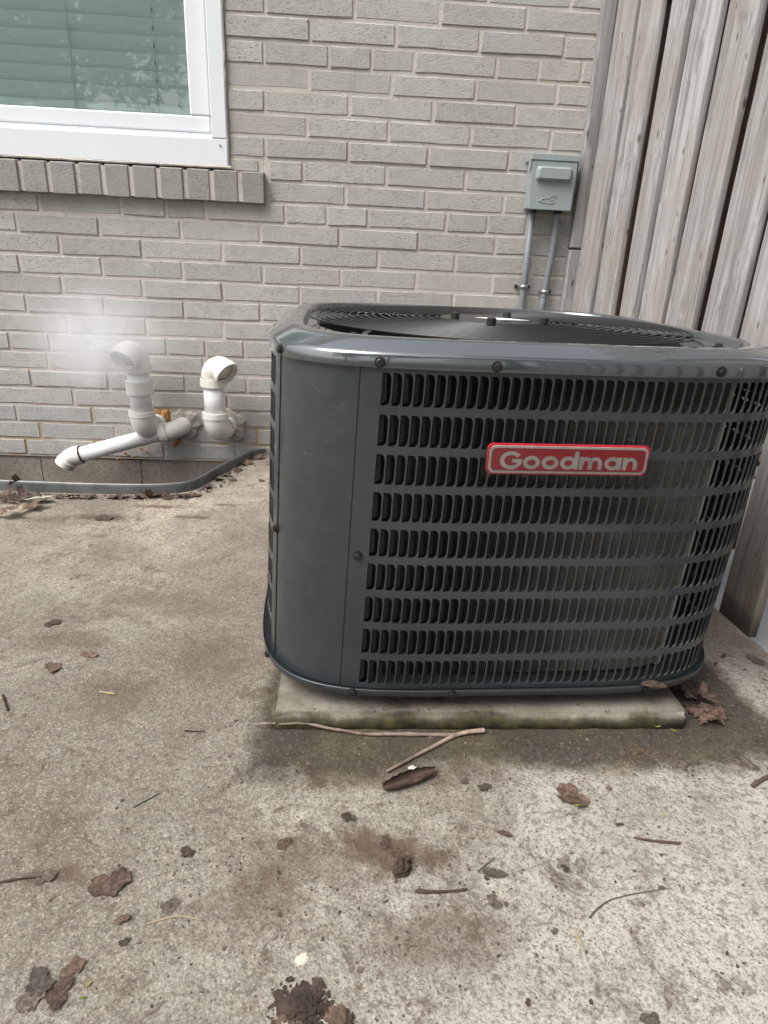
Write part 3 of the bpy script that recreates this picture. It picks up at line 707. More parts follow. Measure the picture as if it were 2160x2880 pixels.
F.append(tuple(range(3*N_, 4*N_))); o = obj('handle_cover', V, F, GREYBOX, db, True); o.data.polygons[len(F)-1].use_smooth = False
# embossed water-bird emblem
def emb(x, z): return (BX0+.036+x*.070, BY-.0022, BZ0+.016+z*.030)
bird = smooth_path([np.array(emb(*q)) for q in ((0, .30), (.12, .42), (.22, .60), (.40, .66), (.58, .60), (.66, .52), (.78, .45), (.86, .30), (.80, .12), (.60, .10), (.40, .13), (.2, .2), (0, .30))], 2)
head = smooth_path([np.array(emb(*q)) for q in ((.58, .62), (.62, .82), (.72, .98), (.82, 1.0), (.86, .88), (.98, .82), (.84, .78), (.74, .74), (.70, .58), (.78, .46))], 2)
eb = MB(); eb.add(*tube(bird, .0018, 6)); eb.add(*tube(head, .0017, 6))
for q in ((.28, .36), (.40, .36), (.52, .36), (.64, .34)): eb.add(*tube([np.array(emb(q[0], q[1]-.08)), np.array(emb(q[0]+.05, q[1]+.08))], .001, 5))
eb.build('emblem', GREYBOX, db, True)
for x in (.6405, .734): obj('hub', *tube([(x, -.032, BZ0-.010), (x, -.032, BZ0+.004)], .0145, 12), BLACK, db)
def strap(root, x, z, both, ang=0):
    y0 = -ROUGH-.001; pts = []
    for i in range(11): a = math.pi*i/10; pts.append((x+.0145*math.cos(a), -.030-.0145*math.sin(a), z))
    pts = [(x+.0145, y0, z)]+pts+[(x-.0145, y0, z)]
    V = []; F = []
    for (px, py, pz) in pts: V += [(px, py, pz-.006), (px, py, pz+.006)]
    for i in range(len(pts)-1): F.append((2*i, 2*i+1, 2*i+3, 2*i+2))
    o = obj('strap', V, F, ZINC, root, True); md = o.modifiers.new('thick', 'SOLIDIFY'); md.thickness = .0015; md.offset = 1
    for sx_ in ((-1, 1) if both else (1,)):
        obj('strap_tab', *bbox(x+sx_*.014-(.018 if sx_ < 0 else 0), x+sx_*.014+(.018 if sx_ > 0 else 0), y0-.002, y0, z-.006, z+.006, .0006, 1), ZINC, root)
        obj('strap_screw', *tube([(x+sx_*.024, y0-.002, z), (x+sx_*.024, y0-.008, z)], .0062, 8), NAVY, root)
c1 = empty('conduit', (.6405, 0, ZG), 'straight grey conduit under the electrical box, its strap screwed at both sides', 'conduit')
obj('pipe', *tube([(.6405, -.030, .994), (.6405, -.030, .75), (.642, -.030, .5), (.644, -.030, ZG-.01)], .0122, 16), CONDUIT, c1, True); strap(c1, .6405, .737, True)
c2 = empty('conduit', (.72, 0, ZG), 'bent grey conduit under the electrical box, its strap screwed at one side', 'conduit')
cp = smooth_path([(.7342, -.032, .994), (.7338, -.032, .92), (.7325, -.032, .86), (.7265, -.030, .775), (.7228, -.030, .722)], 2)
obj('pipe', *tube(cp, .0122, 16), CONDUIT, c2, True)
fl = smooth_path([(.7228, -.030, .722), (.7195, -.031, .66), (.712, -.036, .52), (.70, -.07, .38), (.66, -.25, .25), (.60, -.55, .22), (.55, -.83, .22)], 3)
obj('flexible_sleeve', *tube(fl, [.0125+.0011*math.sin(i*1.6) for i in range(len(fl))], 14), CONDUIT, c2, True); strap(c2, .7228, .7225, False)
vp = W(1055, 857, -.012)
tag(obj('wall_spur', *tube(smooth_path([(vp[0], .0, vp[2]-.02), (vp[0], -.02, vp[2]-.012), (vp[0]+.004, -.024, vp[2]+.012)], 2), .006, 8), GREYBOX), 'small grey spur on the brick wall behind the fan grille', 'wall fitting')

# ================================================================== CONCRETE PAD
PT = .0825; prz = .0115
def padpt(x, y):
    c, s = math.cos(prz), math.sin(prz); return (-.1235+x*c-y*s, -1.690+x*s+y*c)
NX = 24; V = []; F = []
bm = bmesh.new()
V0, F0 = box(0, .737, 0, .737, ZG-.02, PT)
vs = [bm.verts.new((*padpt(x, y), z)) for x, y, z in V0]
for f in F0: bm.faces.new([vs[i] for i in f])
bmesh.ops.bevel(bm, geom=list(bm.edges), offset=.007, segments=3, affect='EDGES')
bmesh.ops.subdivide_edges(bm, edges=[e for e in bm.edges if e.calc_length() > .2], cuts=26, use_grid_fill=True)
for v in bm.verts:
    p = v.co; k = .0012*math.sin(p.x*61)+.0010*math.sin(p.x*143+1)+.0009*math.sin(p.y*90)
    v.co += Vector((k*.4, k, k*.5))
bmesh.ops.triangulate(bm, faces=[f for f in bm.faces if len(f.verts) > 4])
me = bpy.data.meshes.new('equipment_pad'); bm.to_mesh(me); bm.free(); me.materials.append(PADM)
me.polygons.foreach_set('use_smooth', [True]*len(me.polygons))
tag(link('equipment_pad', me), 'mossy concrete slab lying under the dark grey cooling unit', 'concrete slab')

# ================================================================== COOLING UNIT
UX, UY, UYAW, SN = .2633, -1.2477, .0426, 4.67
KX = .036; UT = UX+.0203                     # the unit leans a touch to the right
AP = .4321                                  # panel half size
PHI = np.linspace(-math.pi*1.5, math.pi*.5+1e-9, 40001)      # from behind, ccw, front mid at -pi/2
RP = (abs(np.cos(PHI))**SN+abs(np.sin(PHI))**SN)**(-1/SN)
ST = np.r_[0, np.cumsum(np.hypot(np.diff(RP*np.cos(PHI)), np.diff(RP*np.sin(PHI))))]*AP
ST -= np.interp(-math.pi/2, PHI, ST); PERIM = ST[-1]-ST[0]
cyw, syw = math.cos(UYAW), math.sin(UYAW)
def pt(s, a=AP, z=0.0):
    s = (s+PERIM/2) % PERIM-PERIM/2
    f = np.interp(s, ST, PHI); r = (abs(math.cos(f))**SN+abs(math.sin(f))**SN)**(-1/SN)*a
    x, y = r*math.cos(f), r*math.sin(f)
    return (UX+x*cyw-y*syw+(KX*(z-.1317) if z else 0), UY+x*syw+y*cyw, z)
def tang(s):
    a = pt(s-.002); b = pt(s+.002); t = np.array([b[0]-a[0], b[1]-a[1]]); return t/np.linalg.norm(t)
def sweep(name, profile, m, parent, N=220, s0=None, s1=None, smooth=True):
    """profile: list of (half size, z) swept round the footprint"""
    closed = s0 is None
    S = [PERIM*i/N for i in range(N)] if closed else list(np.linspace(s0, s1, N))
    V = []; F = []; k = len(profile)
    for s in S:
        for (a, z) in profile: V.append(pt(s, a, z))
    for i in range(N if closed else N-1):
        for j in range(k-1):
            q = (i+1) % N; F.append((i*k+j, q*k+j, q*k+j+1, i*k+j+1))
    return obj(name, V, F, m, parent, smooth)
ac = empty('cooling_unit', (UX, UY, PT), 'dark grey outdoor air conditioner with louvred sides and a red nameplate', 'air conditioner')
ZB0, ZB1, ZL = .1190, .1330, .6662
# base pan
sweep('base_pan', [(0.2796, ZB0+.003), (0.4316, ZB0+.002), (0.4356, ZB0), (0.4391, ZB0+.0012), (0.4398, ZB0+.003), (0.4408, ZB1-.0012), (0.4404, ZB1), (0.4394, ZB1), (0.4390, ZB1-.002), (0.4381, ZB0+.010), (0.4196, ZB0+.009), (0.2796, ZB0+.009)], PAINT, ac)
for (sx_, sy_) in ((-1, -1), (1, -1), (1, 1), (-1, 1), (0, -1.08)):
    x, y = sx_*.27, sy_*.33
    cxf, cyf = UX+x*cyw-y*syw, UY+x*syw+y*cyw
    obj('foot', *bbox(cxf-.022, cxf+.022, cyf-.022, cyf+.022, PT-.001, ZB0+.004, .004), BLACK, ac)
# lid
lidprof = [(0.4327, ZL+.006), (0.4347, ZL), (0.4359, ZL+.0005), (0.4361, ZL+.003), (0.4355, ZL+.0165), (0.4342, ZL+.0200), (0.4312, ZL+.0228), (0.4067, ZL+.0340), (0.4017, ZL+.0372), (0.3957, ZL+.0380),
           (0.3847, ZL+.0380), (0.3812, ZL+.0370), (0.3792, ZL+.0350), (0.3772, ZL+.0260), (0.3752, ZL+.0220), (0.3727, ZL+.0205)]
lid = sweep('lid', lidprof, PAINTL, ac, 260)
# recessed top plate with the round fan opening
N = 260; V = []; F = []; RO = .358
for i in range(N):
    s = PERIM*i/N; a = pt(s, .3732, ZL+.0206); ang = math.atan2(a[1]-UY, a[0]-UT)
    V += [a, (UT+RO*math.cos(ang), UY+RO*math.sin(ang), ZL+.0206), (UT+(RO-.004)*math.cos(ang), UY+(RO-.004)*math.sin(ang), ZL+.0165)]
for i in range(N):
    j = (i+1) % N
    for q in range(2): F.append((3*i+q, 3*j+q, 3*j+q+1, 3*i+q+1))
obj('top_plate', V, F, PAINTL, ac)
V, F = [], []
for i in range(96):
    a = 2*math.pi*i/96
    for (r, z) in ((RO-.0045, ZL+.0165), (RO-.010, ZL-.01), (RO-.012, ZL-.12)): V.append((UT+r*math.cos(a), UY+r*math.sin(a), z))
for i in range(96):
    for q in range(2): j = (i+1) % 96; F.append((3*i+q, 3*i+q+1, 3*j+q+1, 3*j+q))
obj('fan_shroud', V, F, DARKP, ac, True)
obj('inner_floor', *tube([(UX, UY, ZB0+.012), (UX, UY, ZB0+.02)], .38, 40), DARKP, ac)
# fan
fan = link('fan', mesh('fan', *tube([(0, 0, -.03), (0, 0, .03)], .055, 24), BLACK), ac, (UT-UX, 0, ZL-.06-PT))
for k in range(3):
    V = []; F = []; na, nr = 10, 8
    for i in range(nr+1):
        r = .05+.29*i/nr
        for j in range(na+1):
            t = j/na; a = (t-.5)*(1.35-.35*i/nr)+.3*i/nr; V.append((r*math.cos(a), r*math.sin(a), .045*(t-.5)+.006*math.sin(math.pi*t)))
    for i in range(nr):
        for j in range(na): q = i*(na+1)+j; F.append((q, q+1, q+na+2, q+na+1))
    link('fan_blade', mesh('fan_blade', V, F, BLACK, True), fan, (0, 0, 0), (0, 0, k*2*math.pi/3+.4))
obj('fan_motor', *tube([(UT, UY, ZL-.20), (UT, UY, ZL+.012)], .075, 28), BLACK, ac, True)
# fan guard: concentric wire rings, radial wires, motor plate
GZ = .7045
gz = lambda r: GZ-.0028*max(0, (r-.11)/.265)
guard = link('fan_guard', mesh('fan_guard', *tube([(0, 0, -.0015), (0, 0, .0), (0, 0, .0015)], [.108, .110, .108], 48), WIRE, False), ac, (UT-UX, 0, GZ-PT))
NR = 17
for k in range(NR):
    R = .118+(.3725-.118)*k/(NR-1)
    V, F = torus((0, 0, gz(R)-GZ), R, .0018, 120, 8)
    link('guard_ring', mesh('guard_ring', V, F, WIRE, True), guard)
for k in range(8):
    a = math.radians(22+45*k); pts = [(r*math.cos(a), r*math.sin(a), gz(r)-GZ-.0042) for r in (.09, .2, .3, .374)]
    link('guard_spoke', mesh('guard_spoke', *tube(pts, .0026, 7), WIRE, True), guard)
for (u, v) in ((1280, 890), (1425, 889), (1382, 906), (1530, 905)):
    q = W(u, v, -1.147); a = G(u, v, GZ+.006)
    link('motor_bolt', mesh('motor_bolt', *tube([(0, 0, 0), (0, 0, .011), (0, 0, .0125)], [.0085, .0085, .006], 10), BLACK), guard, (a[0]-UT, a[1]-UY, .0015))
lp = G(1413, 897, GZ+.002)
V = [(lp[0]-UT+x, lp[1]-UY+y, .0022) for x, y in ((-.052, .018), (-.008, -.022), (.052, -.012), (.012, .024))]
link('label_sticker', mesh('label_sticker', V+[(x, y, .0016) for x, y, z in V], [(0, 1, 2, 3), (4, 7, 6, 5), (0, 4, 5, 1), (1, 5, 6, 2), (2, 6, 7, 3), (3, 7, 4, 0)], LABEL), guard)
for (a, bsol) in ((225, 1), (-38, 1), (45, 1), (135, 1)):
    t = math.radians(a+2); d = np.array([math.cos(t), math.sin(t), 0]); c = np.array([UT, UY, 0])
    pts = [c+d*.335+np.array([0, 0, .6985]), c+d*.378+np.array([0, 0, .7005]), c+d*.388+np.array([0, 0, .698]), c+d*.394+np.array([0, 0, .6915]), c+d*.422+np.array([0, 0, .6905])]
    n_ = np.array([-d[1], d[0], 0])*.006; V = []; F = []
    for q in pts: V += [q-n_, q+n_, q+n_-[0, 0, .0022], q-n_-[0, 0, .0022]]
    for i in range(len(pts)-1):
        for j in range(4): F.append((4*i+j, 4*i+(j+1) % 4, 4*i+4+(j+1) % 4, 4*i+4+j))
    F += [(3, 2, 1, 0), tuple(range(4*len(pts)-4, 4*len(pts)))]
    o = obj('guard_strap', V, F, WIRE, ac)
    e = pts[-1]-d*.006
    obj('strap_bolt', *tube([e, e+[0, 0, .004], e+[0, 0, .0045], e+[0, 0, .009]], [.009, .009, .006, .0055], 8), BLACK, ac)
# corner panel (smooth sheet) with folded edges
def sheet(name, s0, s1, z0, z1, m, a=AP, fold=.006):
    S = [s0, s0+.0004]+list(np.linspace(s0+.002, s1-.002, max(6, int((s1-s0)/.008))))+[s1-.0004, s1]
    V = []; F = []
    for i, s in enumerate(S):
        aa = a-fold if i in (0, len(S)-1) else a
        for z in (z0, z1): V.append(pt(s, aa, z))
    for i in range(len(S)-1): F.append((2*i, 2*i+2, 2*i+3, 2*i+1))
    return obj(name, V, F, m, ac, True)
SEAM_F, SEAM_L = -.290, -.449
sheet('corner_panel', SEAM_L+.0014, SEAM_F-.0014, ZB0+.012, ZL+.004, PAINT, AP-.0012)
# louvred panels: every slot a real opening
ROWS = [(.6601-.05915*i-.0466, .6601-.05915*i) for i in range(9)]
PITCH_S, SLOT_W = .01536, .0131
def slot_outline(w, h):
    rx, rz = .0066, .0105; P = [(0, 0), (w*.45, 0)]; 
    for i in range(5): a = -math.pi/2+math.pi/2*i/4; P.append((w-rx+rx*math.cos(a), rz+rz*math.sin(a)))
    P.append((w, h/2))
    for i in range(5): a = math.pi/2*i/4; P.append((w-rx+rx*math.cos(a), h-rz+rz*math.sin(a)))
    P += [(w*.45, h), (0, h), (0, h/2)]
    return P
def louvre_panel(name, s0, s1, slots, label=None):
    V = []; F = []
    def q(s, z, a=AP): V.append(pt(s, a, z)); return len(V)-1
    zb, zt = ZB0+.012, ZL+.004
    bz = [zb]+[ (ROWS[i+1][1]+ROWS[i][0])/2 for i in range(8)][::-1]+[zt]
    for r, (z0, z1) in enumerate(ROWS):
        c0, c1 = bz[8-r], bz[9-r]
        if r == 0: c1 = zt
        for s in slots:
            P = slot_outline(SLOT_W, z1-z0); sa, sb = s-(PITCH_S-SLOT_W)/2, s+PITCH_S-(PITCH_S-SLOT_W)/2
            O = []
            for i, (x, z) in enumerate(P):
                ss, zz = s+x, z0+z
                if i == 0: o = (sa, c0)
                elif i in (1, 2, 3): o = (ss, c0)
                elif i == 4: o = (sb, c0)
                elif i in (5, 6, 7, 8, 9): o = (sb, zz)
                elif i == 10: o = (sb, c1)
                elif i in (11, 12, 13): o = (ss, c1)
                elif i == 14: o = (sa, c1)
                else: o = (sa, zz)
                O.append(o)
            a = [q(*o) for o in O]; b = [q(s+x, z0+z) for x, z in P]; c = [q(s+x, z0+z, AP-.0016) for x, z in P]; n = len(P)
            for i in range(n):
                j = (i+1) % n; F.append((a[i], a[j], b[j], b[i])); F.append((b[i], b[j], c[j], c[i]))
    e0 = slots[0]-(PITCH_S-SLOT_W)/2; e1 = slots[-1]+PITCH_S-(PITCH_S-SLOT_W)/2
    for (a0, a1) in ((s0, e0), (e1, s1)):
        S = list(np.linspace(a0, a1, max(3, int((a1-a0)/.008)+2)))
        for x, y in zip(S[:-1], S[1:]):
            F.append((q(x, zb), q(y, zb), q(y, zt), q(x, zt)))
    for se in (s0, s1): F.append((q(se, zb, AP-.008), q(se, zb), q(se, zt), q(se, zt, AP-.008)))
    o = obj(name, V, F, PAINT, ac)
    return o
fs = [-.2590+PITCH_S*i for i in range(65)]
ls = [-1.115+PITCH_S*i for i in range(42)]
bs = [.775+PITCH_S*i for i in range(75)]
pan_f = louvre_panel('louvre_panel', SEAM_F, .764, fs); pan_l = louvre_panel('louvre_panel', -1.140, SEAM_L, ls); pan_b = louvre_panel('louvre_panel', .7655, PERIM-1.1415, bs)
# louvre vanes behind the slots
VD, VW = .0064, .0074; hh = .0466
V = []; F = []; prof = [(0, 0), (.0014, .0020), (.0042, .0044), (VW, VD)]
for (x, y) in prof:
    t = y/VD*.006; V += [(x, y, t), (x, y, hh-t*.4)]
n = len(prof)
for (x, y) in prof:
    t = y/VD*.006; V += [(x-.0007, y+.0005, t), (x-.0007, y+.0005, hh-t*.4)]
for i in range(n-1):
    F += [(2*i, 2*i+2, 2*i+3, 2*i+1), (2*n+2*i, 2*n+2*i+1, 2*n+2*i+3, 2*n+2*i+2), (2*i, 2*n+2*i, 2*n+2*i+2, 2*i+2), (2*i+1, 2*i+3, 2*n+2*i+3, 2*n+2*i+1)]
F.append((2*n-2, 4*n-2, 4*n-1, 2*n-1))
vane_me = mesh('louvre', V, F, PAINT)
vb = {}
cand = []
for pan, ss in ((pan_f, fs), (pan_l, ls), (pan_b, bs)):
    for s in ss:
        for (z0, z1) in ROWS:
            p = np.array(pt(s, AP-.0012, z0)); cand.append((np.linalg.norm(p-CAM) if pan is pan_f and s < .42 else 9+np.linalg.norm(p-CAM), s, z0, pan))
cand.sort(key=lambda c: c[0])
ms = {}
for i, (d, s, z0, pan) in enumerate(cand):
    p = pt(s, AP-.0012, z0); t = tang(s+.004); rot = math.atan2(t[1], t[0])
    if i < 300:
        off = Vector(p)-(Vector(pan.location)+Vector(ac.location)); link('louvre', vane_me, pan, off, (0, 0, rot))
    else:
        mb = ms.setdefault(pan, MB()); c, s_ = math.cos(rot), math.sin(rot)
        mb.add([(p[0]+v.co.x*c-v.co.y*s_, p[1]+v.co.x*s_+v.co.y*c, p[2]+v.co.z) for v in vane_me.vertices], [tuple(f.vertices) for f in vane_me.polygons])
for pan, mb in ms.items():
    o = mb.build('louvre_bank', PAINT, pan); o['kind'] = 'stuff'
# coil inside: a block of thin wavy fins ending at the right front corner, with its end plate
S_END = .322
V = []; F = []; zz = np.arange(ZB1+.004, ZL-.004, .0024); k = len(zz); nf = 0
for s in list(np.arange(-.292, S_END, .0034)):
    for a in (.3960, .3915):
        p0_ = np.array(pt(s, a, .4)); t2 = tang(s)
        for j, z in enumerate(zz):
            w_ = .0003*(1 if (j//1) % 2 else -1); q = pt(s, a, z); V.append((q[0]+t2[0]*w_, q[1]+t2[1]*w_, z))
    for j in range(k-1): q = nf*2*k+j; F.append((q, q+1, q+k+1, q+k))
    nf += 1
obj('coil', V, F, COIL, ac)
sweep('coil_shade_backing', [(.3914, ZB1), (.3914, ZL)], DARKP, ac, 160, -1.10, S_END)  # near-black backing, stands in for the shade between the fins
V = []; F = []
for (s, a) in ((S_END-.0005, .3965), (S_END+.012, .3965), (S_END+.012, .36), (S_END-.0005, .36)):
    for z in (ZB1, ZL-.003): V.append(pt(s, a, z))
obj('coil_end_plate', V, [(0, 2, 3, 1), (2, 4, 5, 3), (4, 6, 7, 5), (6, 0, 1, 7)], PLATE, ac)
sweep('void_shade_sheet', [(.372, ZB1), (.372, ZL)], DARKP, ac, 120, S_END+.017, PERIM-1.10)  # added near-black sheet so the hollow past the coil looks black
# screws
def screw(s, z, a, dark=SCREW):
    p = np.array(pt(s, a, z)); t = tang(s); nrm = np.array([t[1], -t[0], 0])
    V, F = tube([p-nrm*.001, p+nrm*.0012, p+nrm*.0014, p+nrm*.0052, p+nrm*.006], [.0085, .0082, .0058, .0056, .004], 8)
    obj('screw', V, F, dark, ac)
    tt = np.array([t[0], t[1], 0]); q = p+nrm*.0061; w_ = np.array([0, 0, 1])
    d_ = (tt*.6+w_*.8); d_ /= np.linalg.norm(d_); e_ = np.cross(nrm, d_)
for s, z in ((-.262, .6745), (-.100, .6745), (.230, .6765), (-.438, .6755), (-.77, .6755), (.60, .6755)): screw(s, z, .4357)
for s, z in ((-.2755, .376), (-.4535, .377)): screw(s, z, AP+.0005)
for s, z in ((-.264, .1262), (-.098, .1262), (.242, .1262), (-.462, .1262), (-.77, .1262), (.58, .1262)): screw(s, z, .4402)
# nameplate: flat plate across the bowed louvres
pa = np.array(pt(-.0985, .4400, .001)); pb = np.array(pt(.1470, .4400, .001)); pa[2] = pb[2] = 0; pa[0] += .0197; pb[0] += .0197; tx = (pb-pa); PW = np.linalg.norm(tx); tx /= PW; nrm = np.array([tx[1], -tx[0], 0]); HZ = .0480; ZC = .5190
pa = pa+nrm*.0022
def npt(x, z, d=0.0): return pa+tx*x+nrm*d+np.array([0, 0, ZC+z])
def rrect(x0, x1, z0, z1, r, n=6):
    P = []
    for (cx_, cz_, a0) in ((x1-r, z1-r, 0), (x0+r, z1-r, .5*math.pi), (x0+r, z0+r, math.pi), (x1-r, z0+r, 1.5*math.pi)):
        for i in range(n+1): a = a0+.5*math.pi*i/n; P.append((cx_+r*math.cos(a), cz_+r*math.sin(a)))
    return P
def prism(P, d0, d1, name, m, parent, hole=None):
    n = len(P); V = [npt(x, z, d0) for x, z in P]+[npt(x, z, d1) for x, z in P]; F = []
    if hole is None: F.append(tuple(range(n, 2*n)))
    else:
        V += [npt(x, z, d1) for x, z in hole]+[npt(x, z, d0) for x, z in hole]
        for i in range(n): j = (i+1) % n; F += [(n+i, n+j, 2*n+j, 2*n+i), (2*n+i, 2*n+j, 3*n+j, 3*n+i)]
    for i in range(n): j = (i+1) % n; F.append((i, j, n+j, n+i))
    return obj(name, V, F, m, parent)
plate = prism(rrect(.002, PW-.002, .001, HZ-.001, .008), -.0045, 0, 'nameplate', RED, ac)
plate['label'] = 'red nameplate with silver rim and raised silver lettering'
prism(rrect(.0045, PW-.0045, .0035, HZ-.0035, .009), -.0005, .0016, 'rim', SILVER, plate, hole=rrect(.0080, PW-.0080, .0068, HZ-.0068, .0065))
# letters, built from rings, stems and arches
def ell(cx_, cz_, rx, rz, a0, a1, n=28): return [(cx_+rx*math.cos(a0+(a1-a0)*i/n), cz_+rz*math.sin(a0+(a1-a0)*i/n)) for i in range(n+1)]
def strip(outer, inner, name, d):
    n = len(outer); V = [npt(x, z, d) for x, z in outer]+[npt(x, z, d) for x, z in inner]+[npt(x, z, -.0005) for x, z in outer]+[npt(x, z, -.0005) for x, z in inner]; F = []
    for i in range(n-1): F += [(i, i+1, n+i+1, n+i), (2*n+i, 2*n+i+1, i+1, i), (n+i, n+i+1, 3*n+i+1, 3*n+i)]
    F += [(0, n, 3*n, 2*n), (n-1, 3*n-1, 4*n-1, 2*n-1)]
    return V, F
LD = .0021
def letter(parts, name):
    mb = MB()
    for i, (V, F) in enumerate(parts): mb.add(V, F)
    mb.build(name, SILVER, plate)
def ringp(cx_, cz_, rx, rz, w, d=LD, a0=0, a1=2*math.pi): return strip(ell(cx_, cz_, rx, rz, a0, a1), ell(cx_, cz_, rx-w, rz-w*.86, a0, a1), 'r', d)
def bar(x0, x1, z0, z1, d=LD-.0001): return strip([(x0, z1), (x1, z1)], [(x0, z0), (x1, z0)], 'b', d)
UW = PW/1285.0                     # photo crop units along the plate
def X_(x): return (x-185)*UW
bz, xh, cap = .0104, .0190, .0256   # baseline, x height, cap height
letter([ringp(X_(378), bz+cap/2-.0004, 86*UW, cap/2+.0008, .0064, LD, .62, 2*math.pi-.02), bar(X_(385), X_(463), bz+cap/2-.0035, bz+cap/2+.0018)], 'letter')
for cx_ in (537, 682): letter([ringp(X_(cx_), bz+xh/2, 65*UW, xh/2+.0005, .0062)], 'letter')
letter([ringp(X_(824), bz+xh/2, 62*UW, xh/2+.0005, .0062), bar(X_(870), X_(900), bz, bz+cap+.0012, LD+.0001)], 'letter')
def arch(x0, x1, w): 
    c = (x0+x1)/2; r = (x1-x0)/2; rz = xh*.52; o = [(x1, bz)]+ell(c, bz+xh-rz, r, rz, 0, math.pi, 16)+[(x0, bz+xh-rz-.002)]; i = [(x1-w, bz)]+ell(c, bz+xh-rz, r-w, rz-w*.86, 0, math.pi, 16)+[(x0+w, bz+xh-rz-.002)]
    return strip(o, i, 'a', LD)
wv_ = 31*UW
letter([bar(X_(908), X_(908)+wv_, bz, bz+xh, LD+.0001), arch(X_(908)+wv_*.2, X_(1012), wv_), arch(X_(982), X_(1090), wv_)], 'letter')
letter([ringp(X_(1172), bz+xh/2, 62*UW, xh/2+.0005, .0062), bar(X_(1212), X_(1212)+wv_, bz, bz+xh, LD+.0001)], 'letter')
letter([bar(X_(1255), X_(1255)+wv_, bz, bz+xh, LD+.0001), arch(X_(1255)+wv_*.2, X_(1370), wv_)], 'letter')
# clear film still on the plate, torn at its ends
r_ = np.random.default_rng(4); top = []; bot = []
for i in range(41):
    x = -.004+(PW+.009)*i/40; top.append((x, HZ+.0022+r_.normal(0, .0005))); bot.append((x-.003*(i < 2), -.0022+r_.normal(0, .0006)))
V = []; F = []
for a_, b_ in zip(top, bot):
    for t in np.linspace(0, 1, 7): V.append(npt(a_[0]*(1-t)+b_[0]*t, a_[1]*(1-t)+b_[1]*t, .0036+r_.normal(0, .00012)))
for i in range(40):
    for j in range(6): q = i*7+j; F.append((q, q+1, q+8, q+7))
obj('protective_film', V, F, FILM, plate, True)

# ================================================================== STEAM
st_c = Vector(W(262, 940, -.25)); bm = bmesh.new(); bmesh.ops.create_icosphere(bm, subdivisions=4, radius=1.0)
for v in bm.verts: v.co = Vector((v.co.x*.34, v.co.y*.13, v.co.z*.25))
me = bpy.data.meshes.new('steam'); bm.to_mesh(me); bm.free()
k = M('steam_vapour'); k.t.nodes.remove(k.b)
pv = k.n('VolumePrincipled'); pv.inputs['Color'].default_value = (.93, .94, .97, 1); pv.inputs['Anisotropy'].default_value = .2
tc = k.n('TexCoord'); mp = k.n('Mapping'); mp.inputs['Scale'].default_value = (1/.34, 1/.13, 1/.25); k.l(tc.outputs['Object'], mp.inputs['Vector'])
ln = k.n('Vector'+'Math', operation='LENGTH'); k.l(mp.outputs[0], ln.inputs[0])
fall = k.ramp(ln.outputs['Value'], [(0, 1), (.5, .5), (.8, .12), (1, 0)])
off = Vector(OUTL)-st_c
sub = k.n('Vector'+'Math', operation='SUBTRACT'); k.l(tc.outputs['Object'], sub.inputs[0]); sub.inputs[1].default_value = (off.x-.03, off.y-.02, off.z+.01)
l2 = k.n('Vector'+'Math', operation='LENGTH'); k.l(sub.outputs[0], l2.inputs[0])
core = k.ramp(l2.outputs['Value'], [(0, 1), (.13, .45), (.30, 0)])
nz = k.ramp(k.noise(tc.outputs['Object'], 6.5, 5, .6, 1.2), [(.32, .18), (.70, 1)])
dens = k.math('MULTIPLY', k.math('MULTIPLY', fall, nz), k.math('ADD', 5.0, k.math('MULTIPLY', core, 22.0)))
k.l(dens, pv.inputs['Density']); k.l(pv.outputs[0], k.out.inputs['Volume']); me.materials.append(k.m)
o = link('steam', me, None, st_c); tag(o, 'thin white steam drifting from the hooked vent pipe', 'steam', kind='stuff')

# ================================================================== LEAVES, TWIGS AND LITTER ON THE GROUND
def leaf_mesh(kind, seed, m):
    r = np.random.default_rng(seed); V = [(0, 0, 0)]; F = []; n = 60
    ph = r.uniform(0, 6, 3); curl = r.uniform(.05, .35); fold = r.uniform(-.5, .5)
    def zf(x, y): return curl*(x*x+y*y)*1.6+fold*.5*abs(y)*abs(y)*2+.07*math.sin(7*x+ph[0])+.07*math.sin(8*y+ph[1])+.03*math.sin(23*x+ph[2])*math.sin(19*y+ph[0])+.07*math.sin(9*(x+y)+ph[2])*(x*x+y*y)
    for ring in (.33, .66, 1.0):
        for i in range(n):
            a = 2*math.pi*i/n
            if kind == 'maple':
                lobe = abs(math.cos(2.5*(a)))**.75; rad = .22+.30*lobe*(1 if abs(a-math.pi) > .5 else .45)
                rad *= 1+(.10*math.sin(15*a+ph[0])+.12*math.sin(3*a+ph[1])+.05*math.sin(23*a+ph[2]))*ring
            elif kind == 'oval': rad = .5*math.sqrt(1/((math.cos(a)/1.0)**2+(math.sin(a)/.42)**2))*(1+.02*r.normal())
            else: rad = .40*(1+(.22*math.sin(2*a+ph[0])+.14*math.sin(3*a+ph[1])+.10*math.sin(5*a+ph[2])+.07*math.sin(11*a+ph[0])+.05*math.sin(19*a+ph[1]))*ring)
            x, y = rad*ring*math.cos(a), rad*ring*math.sin(a); V.append((x, y, zf(x, y)))
    for i in range(n):
        j = (i+1) % n; F += [(0, 1+i, 1+j), (1+i, 1+n+i, 1+n+j, 1+j), (1+n+i, 1+2*n+i, 1+2*n+j, 1+n+j)]
    if kind == 'maple':
        b = len(V); V += [(-.25, -.012, .03), (-.25, .012, .03), (-.72, .06, .05), (-.72, .075, .05)]; F.append((b, b+1, b+3, b+2))
    zmin = min(v[2] for v in V); V = [(x, y, z-zmin) for x, y, z in V]
    return mesh('leaf', V, F, m, True)
